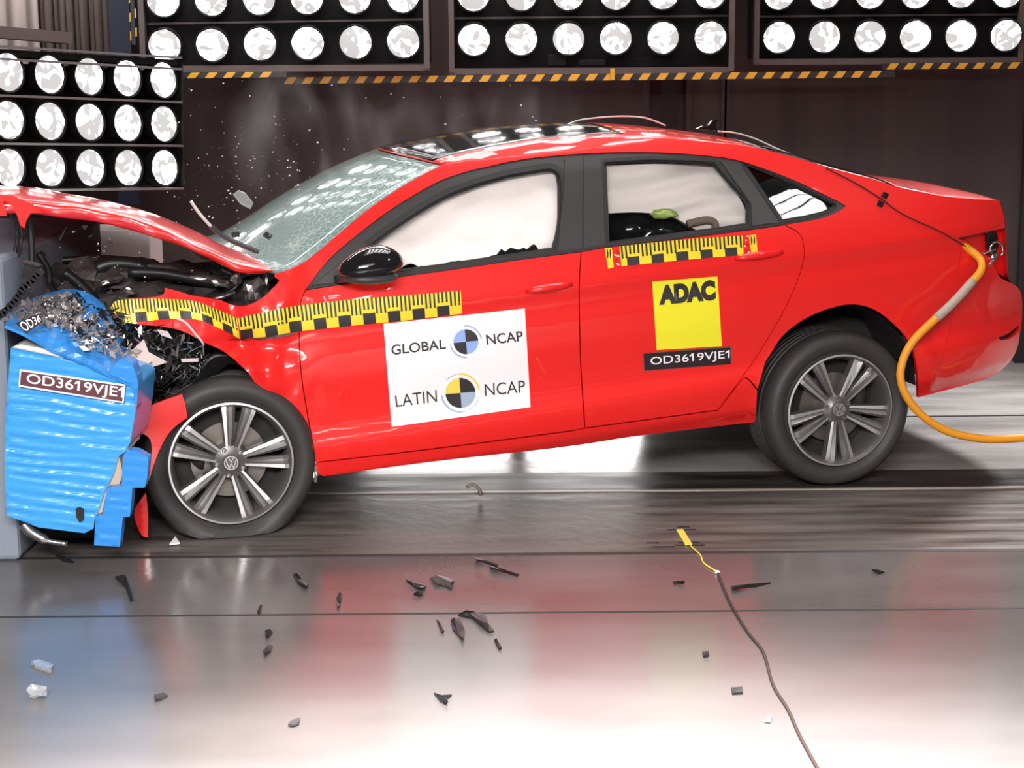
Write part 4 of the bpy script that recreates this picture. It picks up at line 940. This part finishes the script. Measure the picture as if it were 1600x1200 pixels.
# upper left: pale hanging curtain and a dark blue door leaf
mb = MB(); V = []; x0 = atY(58, 50, 9.4)[0]; x1 = atY(170, 50, 9.4)[0]; n = 50
for i in range(n):
    x = x0+(x1-x0)*i/(n-1); y = 9.4+.03*math.sin(i*.55)+.02*math.sin(i*1.3)
    V += [(x, y, 1.2), (x, y, 3.4)]
mb.add(V, [(2*i, 2*i+2, 2*i+3, 2*i+1) for i in range(n-1)]); o = mb.build('curtain', mat('curtain', (.10, .075, .07), .8), None, smooth=True); o.modifiers.new('s', 'SOLIDIFY').thickness = .01
tag(o, 'dark brown pleated curtain between the pale curtain and the navy panel', 'curtain')
mb = MB(); V = []; x0 = atY(-60, 50, 9.35)[0]; x1 = atY(61, 50, 9.35)[0]; n = 50
for i in range(n):
    x = x0+(x1-x0)*i/(n-1); y = 9.35+.02*math.sin(i*.5); V += [(x, y, 1.2), (x, y, 3.4)]
mb.add(V, [(2*i, 2*i+2, 2*i+3, 2*i+1) for i in range(n-1)]); o = mb.build('curtain', mat('pale_curtain', (.40, .34, .32), .8), None, smooth=True); o.modifiers.new('s', 'SOLIDIFY').thickness = .01
tag(o, 'pale beige curtain at the upper left corner above the side lamp bank', 'curtain')
mb = MB(); mb.box((atY(186, 50, 9.3)[0], 9.35, 2.2), (.11, .05, 2.4)); o = mb.build('partition_panel', mat('navy', (.010, .012, .03), .6), None); tag(o, 'narrow dark navy panel beside the pale curtain', 'panel')
mb = MB(); xa, xb = atY(52, 400, 8.4)[0], atY(232, 400, 8.4)[0]
mb.box(((xa+xb)/2, 8.6, .45), (xb-xa, .3, 1.0)); mb.box(((xa+xb)/2-.12, 8.44, .45), (.01, .03, 1.0)); o = mb.build('haze_backdrop', mat('haze_grey', (.42, .37, .36), .6), None, bevel=.006); tag(o, 'plain grey-brown cabinet standing in for lit dust below the raised bonnet', 'backdrop')  # pale panel added in the colour of lit dust before the wall

# ------------------------------------------------------------------ lamp banks
lensmesh = None
def lens_mesh():
    bm = bmesh.new(); n = 32; R = .5
    rings = [0, .18, .3, .4, .47, .5]; dz = [.11, .10, .08, .05, .02, 0]; prev = None
    c = bm.verts.new((0, 0, dz[0]))
    for k in range(1, len(rings)):
        r = [bm.verts.new((rings[k]*math.cos(t), rings[k]*math.sin(t), dz[k])) for t in np.linspace(0, 2*math.pi, n, endpoint=False)]
        for j in range(n):
            if prev is None: bm.faces.new((c, r[j], r[(j+1) % n]))
            else: bm.faces.new((prev[j], r[j], r[(j+1) % n], prev[(j+1) % n]))
        prev = r
    me = bpy.data.meshes.new('lens'); bm.to_mesh(me); bm.free(); me.polygons.foreach_set('use_smooth', [True]*len(me.polygons)); me.materials.append(M['lens']); return me
lens_me = lens_mesh()
def shell_mesh():
    mb = MB(); mb.lathe([(.5, .02), (.545, .05), (.56, .0), (.54, -.25), (.40, -.55), (.12, -.75), (0, -.75)], (0, 0, 0), (0, 0, 1), 28)
    o = mb.build('x', M['bankblack'], None, angle=40); me = o.data; bpy.data.objects.remove(o); return me
shell_me = shell_mesh()
def lamp(parent, pos, nrm_, dia):
    q = Vector(nrm_).to_track_quat('Z', 'Y')
    h = bpy.data.objects.new('lamp', shell_me); col.objects.link(h); h.parent = parent; h.location = tuple(pos); h.rotation_mode = 'QUATERNION'; h.rotation_quaternion = q; h.scale = (dia,)*3
    l = bpy.data.objects.new('lens', lens_me); col.objects.link(l); l.parent = h
def hazard(mb, a, b_, hgt, per=.093, nv=(0, -1, 0)):
    a = np.array(a, float); b_ = np.array(b_, float); d = b_-a; L = np.linalg.norm(d); d /= L; nv = np.array(nv, float); up = np.cross(d, nv); up *= np.sign(up[2]) if abs(up[2]) > .1 else 1
    mb.bar(a, b_, .02, hgt, 0); x = .02
    while x+per*.75 < L:
        P = [a+d*x-up*hgt/2, a+d*(x+per*.48)-up*hgt/2, a+d*(x+per*.74)+up*hgt/2, a+d*(x+per*.26)+up*hgt/2]
        mb.prism([p+nv*.0115 for p in P], nv*.002, 1); x += per
banks = [(9.05, 260, 631, 71.5, 65, -1, 'left hanging lamp bank with hazard tape down its left side', (222, 672, 108)),
         (9.25, 741, 1108, 62, 58.5, 0, 'middle hanging lamp bank with a long hazard tape and clamp below', (702, 1146, 112)),
         (9.45, 1215, 1568, 58.5, 55.5, 1, 'right hanging lamp bank with a short hazard tape at its lower edge', (1176, 1596, 97))]
for Y, xa, xb, ya, yb, ix, lab, (fx0, fx1, fy) in banks:
    bk = empty('lamp_bank', atY((xa+xb)/2, fy, Y)); tag(bk, lab, 'lamp bank', 'lamp banks hanging over the hall'); bp_ = np.array(bk.location)
    a = atY(xa, ya, Y)-bp_; c = atY(xb, yb, Y)-bp_; st = np.linalg.norm(c-a)/5
    for r in range(6):
        for k in range(6):
            p = a+(c-a)*k/5+np.array([-.02*(0 if ix == 1 else 1)*r*0, 0, .228*r]); p[1] += .02*r
            lamp(bk, p+np.array([0, -.05, 0]), (0, -.97, -.16), .163)
    f0 = atY(fx0, fy, Y)-bp_; f1 = atY(fx1, fy-(fx1-fx0)*.006, Y)-bp_
    mb = MB(); mb.box(((f0+f1)/2+np.array([0, .16, .75])), (f1[0]-f0[0], .1, 1.46)); mb.build('back_panel', M['bankblack'], bk)
    mb = MB()
    for e, s in ((f0, 1), (f1, -1)): mb.box(e+np.array([s*.015, -.01, .72]), (.028, .05, 1.45))
    mb.bar(f0, f1, .05, .032)
    for r in range(6): mb.bar(a+np.array([-.12, .08, .228*r+.112]), c+np.array([.12, .08, .228*r+.112]), .02, .01)
    mb.build('bank_frame', M['bankbar'], bk)
    mb = MB()
    if ix == -1:
        hazard(mb, atY(210, 70, Y-.03)-bp_, atY(205, -60, Y-.03)-bp_, .035); mb.build('hazard_tape', [M['htblack'], M['htyellow']], bk); mb = MB(); hazard(mb, atY(286, 118, Y-.03)-bp_, atY(448, 116, Y-.03)-bp_, .028)
    elif ix == 0: hazard(mb, atY(438, 126, Y-.03)-bp_, atY(1398, 115.5, Y-.03)-bp_, .034)
    else: hazard(mb, atY(1378, 104, Y-.03)-bp_, atY(1594, 102, Y-.03)-bp_, .032)
    mb.build('hazard_tape', [M['htblack'], M['htyellow']], bk)
    if ix == 0:
        mb = MB(); mb.box(atY(957, 116, Y-.06)-bp_, (.022, .02, .06)); mb.build('tape_clamp', M['htyellow'], bk)
        mb = MB(); mb.box(atY(870, 94, Y+.02)-bp_, (.10, .08, .06)); mb.box(atY(925, 98, Y+.0)-bp_, (.14, .06, .03)); mb.box(atY(1010, 98, Y+.05)-bp_, (.4, .02, .05)); mb.build('control_box', M['bankblack'], bk, bevel=.004)
# side bank, turned towards the car
bk = empty('lamp_bank', atY(140, 300, 8.1)); tag(bk, 'low side lamp bank with three rows, standing at the left behind the bonnet', 'lamp bank', None); bp_ = np.array(bk.location)
c00 = atY(12, 113, 7.75); c10 = atY(255, 125, 8.5); c01 = atY(14, 262, 7.70); c11 = atY(257, 262, 8.42)
nn = np.cross(c01-c00, c10-c00); nn /= np.linalg.norm(nn); nn *= -1 if nn[1] > 0 else 1
def bl(s, t): return (c00*(1-s)+c10*s)*(1-t)+(c01*(1-s)+c11*s)*t
for j in range(3):
    for i in range(-1, 5): lamp(bk, bl(i/4, j/2)-bp_, nn, .166)
mb = MB(); k = .14
P = [bl(-.4, -.13)-nn*k, bl(1.11, -.13)-nn*k, bl(1.11, 1.2)-nn*k, bl(-.4, 1.2)-nn*k]; mb.prism([p-bp_ for p in P], -nn*.08)
P = [bl(-.4, -.24), bl(1.1, -.24), bl(1.1, -.17), bl(-.4, -.17)]; mb.prism([p-bp_ for p in P], -nn*.2)
mb.prism([p-bp_ for p in (bl(1.11, -.2)+nn*.02, bl(1.12, -.2)-nn*.2, bl(1.12, 1.25)-nn*.2, bl(1.11, 1.25)+nn*.02)], np.array([.008, 0, 0])); mb.build('back_panel', M['bankblack'], bk)
mb = MB()
for t_ in (-.26, -.13, .25, .75, 1.24): mb.bar(bl(-.4, t_)-bp_+nn*.02, bl(1.1, t_)-bp_+nn*.02, .03, .010)
mb.build('bank_frame', M['steel'], bk)
mb = MB(); mb.bar(bl(-.4, -.42)-bp_, bl(.36, -.40)-bp_, .08, .05); mb.build('top_rail', M['bankbar'], bk)
# overhead banks out of view that throw the streaks on roof, windscreen and doors
def overbank(name, c, du, dv, nu, nvv, dia, label, lm=None):
    bk = empty(name, c); tag(bk, label, 'lamp bank'); du = np.array(du, float); dv = np.array(dv, float); nn = np.cross(du, dv); nn /= np.linalg.norm(nn)
    if nn[2] > 0: nn = -nn
    mb = MB(); a = nn
    for i in range(nu):
        for j in range(nvv):
            p = du*(i-(nu-1)/2)+dv*(j-(nvv-1)/2); mb.lathe([(0, .02), (dia*.35, .015), (dia*.5, 0)], p, nn, 20)
    mb.build('lamp_lenses', lm or M['lens_hot'], bk)
    mb = MB(); P = [du*s*(nu/2+.2)+dv*t*(nvv/2+.2)-nn*.04 for s, t in ((-1, -1), (1, -1), (1, 1), (-1, 1))]; mb.prism(P, -nn*.06); mb.build('back_panel', M['bankblack'], bk)
overbank('overhead_lamp_bank', (-.9, 8.3, 3.5), (.23, 0, 0), (0, .17, .12), 15, 8, .17, 'lamp bank over the bonnet and windscreen, above the frame')
overbank('overhead_lamp_bank', (.5, 6.9, 4.7), (.50, 0, 0), (0, .42, .0), 7, 4, .32, 'unseen lamp bank added above the frame for white reflections on the car roof')  # added to put white blobs into the roof reflections
overbank('overhead_lamp_bank', (.2, 1.6, 3.1), (.34, 0, 0), (0, .16, .22), 9, 3, .13, 'lamp bank on the camera side, above the frame', M['lens_side'])

# low white light panels standing on the floor behind the car; they glare on the floor under it
for xa, xb, lab in ((560, 800, 'low glowing light panel behind the car, reflected under the front door'), (815, 1010, 'low glowing light panel behind the car, reflected under the rear door')):
    a = atY(xa, 400, 9.2); c = atY(xb, 400, 9.2); lp = empty('light_panel', ((a[0]+c[0])/2, 9.2, 0)); tag(lp, lab, 'light panel'); hw = (c[0]-a[0])/2; top = .47
    mb = MB(); mb.box((0, .04, (top+.12)/2), (2*hw, .06, top-.12)); mb.build('housing', M['bankblack'], lp)
    mb = MB(); mb.box((0, -.005, (top+.12)/2), (2*hw-.05, .02, top-.18)); mb.build('diffuser', M['softlight'], lp)
    for sx in (-1, 1): mb = MB(); mb.box((sx*(hw-.05), .05, .06), (.05, .2, .12)); mb.build('leg', M['bankblack'], lp)

# added unseen lamp, aimed so its reflection whitens the small rear side window
_p = cp(1246, 312, .022); _n = nrm(_p[0], _p[2]); _d = (_p-camL)/np.linalg.norm(_p-camL); _r = _d-2*(_d@_n)*_n
_c = ROT@(_p+_r*3.6)+P0; _f = -(ROT@_r); _u = np.cross(_f, [0, 0, 1.]); _u /= np.linalg.norm(_u); _w = np.cross(_u, _f)
hl = empty('reflection_lamp', _c); tag(hl, 'square lamp added out of view on the camera side, mirrored in the small rear window', 'lamp')
mb = MB(); mb.prism([_u*a_+_w*b_ for a_, b_ in ((-.14, -.20), (.14, -.20), (.14, .20), (-.14, .20))], _f*.02); mb.build('diffuser', M['lens_side'], hl)
mb = MB(); mb.prism([_u*a_+_w*b_-_f*.1 for a_, b_ in ((-.17, -.24), (.17, -.24), (.17, .24), (-.17, .24))], _f*.08); mb.build('housing', M['bankblack'], hl)
mb = MB()
for k_ in (-.10, .03): mb.bar(_u*-.14+_w*k_+_f*.03, _u*.14+_w*(k_+.10)+_f*.03, .014, .01)
mb.build('reflection_bars', M['bankblack'], hl)  # bars added for the dark lines in that reflection

# ------------------------------------------------------------------ floor wire and debris
wr = empty('floor_cable', onfloor(1120, 893)); tag(wr, 'thin brown cable with yellow lead running across the light floor', 'cable'); wp = np.array(wr.location)
mb = MB(); mb.tube([onfloor(x, y, .005)-wp for x, y in crv([(1122, 896), (1133, 925), (1148, 955), (1170, 990), (1193, 1020), (1208, 1070), (1232, 1110), (1250, 1150), (1280, 1205), (1300, 1240)], 6)], .0045, 8); mb.build('brown_lead', M['wire'], wr, smooth=True)
mb = MB(); mb.tube([onfloor(x, y, .004)-wp for x, y in crv([(1078, 852), (1094, 867), (1100, 880), (1118, 892)], 6)], .003, 6); mb.build('yellow_lead', M['logoyellow'], wr, smooth=True)
mb = MB(); mb.blob(onfloor(1121, 894, .006)-wp, (.018, .018, .014), 1, .1, 2); mb.build('connector', M['white'], wr, smooth=True)
mb = MB(); a, b2 = onfloor(1062, 828, .004), onfloor(1076, 851, .004); mb.bar(a, b2, .026, .006); o = mb.build('yellow_tag', M['logoyellow'], None); tag(o, 'small yellow strip taped to the track near the cable end', 'strip')
mb = MB()
for x0, x1, y in ((1043, 1087, 827.5), (1058, 1078, 823), (1055, 1101, 851.5), (1060, 1093, 847.5), (1020, 1055, 854), (1010, 1030, 848)): mb.bar(onfloor(x0, y, .002), onfloor(x1, y-.2, .002), .008, .002)
o = mb.build('tape_strips', M['black'], None); tag(o, 'short black tape strips across the yellow strip on the track', 'tape', kind='stuff')
deb = [([(180, 903), (190, 897), (196, 901), (200, 912), (208, 938), (204, 940), (196, 918), (187, 908)], 'black hooked plastic shard below the blue barrier'),
 ([(458, 900), (464, 898), (472, 908), (482, 915), (478, 918), (464, 911)], 'black wedge-shaped shard under the front wheel on the pale floor'),
 ([(526, 935), (532, 926), (534, 932), (531, 948), (527, 950)], 'narrow upright black sliver right of the wedge-shaped shard'),
 ([(402, 958), (406, 948), (410, 947), (406, 960)], 'short black sliver just above the front floor joint'),
 ([(414, 988), (422, 985), (426, 990), (420, 997), (415, 994)], 'small rounded dark chip below the front floor joint'),
 ([(411, 1019), (418, 1011), (426, 1011), (423, 1019), (414, 1023)], 'small dark leaf-shaped chip, lowest of the pair'),
 ([(634, 908), (644, 912), (656, 913), (666, 918), (660, 921), (646, 918)], 'ragged black scrap under the programme sheet'),
 ([(646, 930), (652, 926), (660, 930), (656, 933)], 'tiny dark chip under the ragged black scrap'),
 ([(672, 905), (682, 901), (698, 904), (710, 910), (704, 912), (706, 922), (696, 916), (680, 911)], 'flat dark grey curved flake beside the ragged scrap'),
 ([(704, 972), (709, 967), (718, 970), (726, 985), (724, 1000), (716, 994), (708, 985)], 'large black leaf-shaped flake on the front floor joint'),
 ([(716, 963), (728, 956), (742, 958), (758, 963), (764, 978), (772, 988), (764, 989), (752, 975), (738, 967)], 'large ragged black shard lying across the front floor joint'),
 ([(682, 970), (687, 975), (694, 988), (690, 990)], 'thin black splinter left of the leaf-shaped flake'),
 ([(772, 1002), (776, 1000), (784, 1014), (780, 1016)], 'small pointed black splinter, rightmost of the cluster'),
 ([(678, 1085), (690, 1089), (706, 1088), (698, 1093), (700, 1098), (688, 1097)], 'spiky black scrap on the brightly lit floor'),
 ([(1142, 1077), (1160, 1076), (1161, 1084), (1144, 1085)], 'squarish black chip beside the brown cable'),
 ([(1097, 1021), (1107, 1020), (1108, 1026), (1099, 1027)], 'small brown chip left of the brown cable'),
 ([(241, 1088), (256, 1085), (262, 1089), (252, 1094), (243, 1092)], 'flat grey chip on the lower left floor'),
 ([(742, 873), (760, 878), (778, 884), (776, 886), (744, 876)], 'thin black stick at the rear floor joint'),
 ([(765, 885), (790, 893), (811, 899), (808, 901), (766, 888)], 'longer thin black stick in front of the rear floor joint'),
 ([(1142, 918), (1170, 915), (1204, 912), (1180, 918), (1145, 921)], 'long thin brown stick right of the yellow lead'),
 ([(1362, 892), (1370, 892), (1382, 896), (1372, 897)], 'small dark splinter under the rear wheel'),
 ([(1051, 911), (1070, 910), (1068, 913), (1052, 913)], 'tiny dark dash left of the cable connector'),
 ([(86, 868), (104, 872), (116, 880), (98, 877)], 'dark flat scrap near the foot of the barrier')]
for px, lab in deb:
    P = [onfloor(x, y, .003+.010*(i % 3 == 1)) for i, (x, y) in enumerate(px)]; mb = MB(); mb.prism(P, (0, 0, .006))
    o = mb.build('plastic_shard', M['black'] if 'grey' not in lab else M['trim'], None); tag(o, lab, 'shard', 'dark shards on the floor')
for px, lab, m_ in (([(265, 852), (274, 840), (281, 850)], 'small white triangle under the front tyre', M['white']), ([(450, 1134), (456, 1128), (469, 1124), (467, 1132), (458, 1135)], 'pale translucent chip on the bright floor', M['trim']), ([(1194, 1128), (1198, 1122), (1206, 1121), (1204, 1129)], 'pale chip right of the brown cable', M['alum'])):
    P = [onfloor(x, y, .004) for x, y in px]; mb = MB(); mb.prism(P, (0, 0, .006)); o = mb.build('chip', m_, None); tag(o, lab, 'chip')
mb = MB(); P = [onfloor(x, y, .006) for x, y in ((50, 1036), (60, 1033), (82, 1041), (78, 1048), (56, 1041))]
for i in range(5): mb.bar(P[i], P[(i+1) % 5], .006, .012)
mb.prism(P, (0, 0, .003)); o = mb.build('clear_fragment', M['glassbit'], None); tag(o, 'clear rectangular fragment on the lower left floor', 'fragment')
mb = MB(); mb.blob(onfloor(58, 1082, .018), (.055, .045, .036), 3, .4, 2, fr=3); o = mb.build('clear_fragment', M['glassbit'], None); tag(o, 'clear crumpled lump below the rectangular fragment', 'fragment')
mb = MB(); mb.tube([onfloor(738, 778, .0)+np.array([-.035*math.cos(t), 0, .005+.05*math.sin(t)]) for t in np.linspace(.9, 3.0, 9)], .008, 6); o = mb.build('curved_scrap', M['tan'], None, smooth=True); tag(o, 'small curled brown scrap standing on the track edge under the sill', 'scrap')
# pieces in the air
P = [atY(x, y, 6.0) for x, y in ((365, 304), (372, 298), (384, 303), (395, 317), (391, 326), (376, 318))]; mb = MB()
for i in range(6): mb.bar(P[i], P[(i+1) % 6], .004, .004)
mb.prism(P, (0, .003, 0)); o = mb.build('flying_fragment', M['glassbit'], None); tag(o, 'clear glass fragment flying above the wiper', 'fragment')
for px, lab in (([(481, 172), (485, 164), (487, 170), (484, 178)], 'small dark chip flying high above the windscreen'), ([(92, 374), (104, 354), (102, 360), (94, 376)], 'thin dark splinter flying below the bonnet'), ([(128, 353), (137, 353), (132, 360)], 'dark triangular chip flying below the bonnet'), ([(136, 370), (145, 366), (143, 370)], 'tiny dark chip under the triangular chip'), ([(166, 374), (175, 378), (179, 384), (170, 380)], 'dark chip flying in front of the cabinet')):
    P = [atY(x, y, 6.0) for x, y in px]; mb = MB(); mb.prism(P, (0, .004, 0)); o = mb.build('flying_chip', M['black'], None); tag(o, lab, 'chip')
rng = random.Random(21); mb = MB()
for k in range(420):
    u_ = rng.random()
    if u_ < .45: x, y = rng.gauss(390, 70), rng.gauss(275, 50)
    elif u_ < .8: x, y = rng.gauss(150, 90), rng.gauss(430, 60)
    else: x, y = rng.uniform(250, 850), rng.uniform(120, 280)
    if x > 560 and y > 200: continue
    c = atY(x, y, rng.uniform(5.6, 6.4)); s = .0022*(.5+rng.random()**3*2.6)
    mb.blob(c, (s*1.3, s, s), k, .4, 1)
o = mb.build('airborne_glass', M['glassbit'], None); tag(o, 'fine glass crumbs flying over the bonnet and barrier', 'glass crumbs', kind='stuff')

# ------------------------------------------------------------------ dust cloud above the windscreen
def cloud(name, c, d, dens, lab, seed):
    mb = MB(); mb.blob((0, 0, 0), d, seed, .1, 3); m = bpy.data.materials.new(name); m.use_nodes = True; nt = m.node_tree; nt.nodes.clear(); o_ = nt.nodes.new('ShaderNodeOutputMaterial'); pv = nt.nodes.new('ShaderNodeVolumePrincipled')
    pv.inputs['Color'].default_value = (.9, .85, .84, 1); tc = nt.nodes.new('ShaderNodeTexCoord'); n = nt.nodes.new('ShaderNodeTexNoise'); n.inputs['Scale'].default_value = 3.2; n.inputs['Detail'].default_value = 3; n.inputs['Distortion'].default_value = .8
    mp = nt.nodes.new('ShaderNodeMapping'); mp.inputs['Location'].default_value = (seed, 0, 0); mp.inputs['Scale'].default_value = (1.5, 1, .8)
    mr = nt.nodes.new('ShaderNodeMapRange'); mr.inputs[1].default_value = .48; mr.inputs[2].default_value = .75; mr.inputs[3].default_value = 0; mr.inputs[4].default_value = dens
    # fade to nothing at the rim of the cloud
    vl = nt.nodes.new('ShaderNodeVectorMath'); vl.operation = 'MULTIPLY'; vl.inputs[1].default_value = (2/d[0], 2/d[1], 2/d[2]); ln = nt.nodes.new('ShaderNodeVectorMath'); ln.operation = 'LENGTH'
    m2 = nt.nodes.new('ShaderNodeMapRange'); m2.inputs[1].default_value = .35; m2.inputs[2].default_value = .85; m2.inputs[3].default_value = 1; m2.inputs[4].default_value = 0
    mu = nt.nodes.new('ShaderNodeMath'); mu.operation = 'MULTIPLY'
    L = nt.links.new; L(tc.outputs['Object'], mp.inputs[0]); L(mp.outputs[0], n.inputs['Vector']); L(n.outputs['Fac'], mr.inputs[0]); L(tc.outputs['Object'], vl.inputs[0]); L(vl.outputs[0], ln.inputs[0]); L(ln.outputs['Value'], m2.inputs[0])
    L(mr.outputs[0], mu.inputs[0]); L(m2.outputs[0], mu.inputs[1]); L(mu.outputs[0], pv.inputs['Density']); L(pv.outputs[0], o_.inputs['Volume'])
    o = mb.build(name, m, None, smooth=True); o.location = tuple(c); tag(o, lab, 'dust', kind='stuff')
cloud('dust_cloud', atY(500, 215, 7.6), (1.3, .8, .9), .75, 'thin grey dust drifting above the windscreen', 3)
cloud('dust_cloud', atY(780, 185, 7.9), (1.2, .7, .45), .5, 'faint dust haze above the front of the roof', 8)
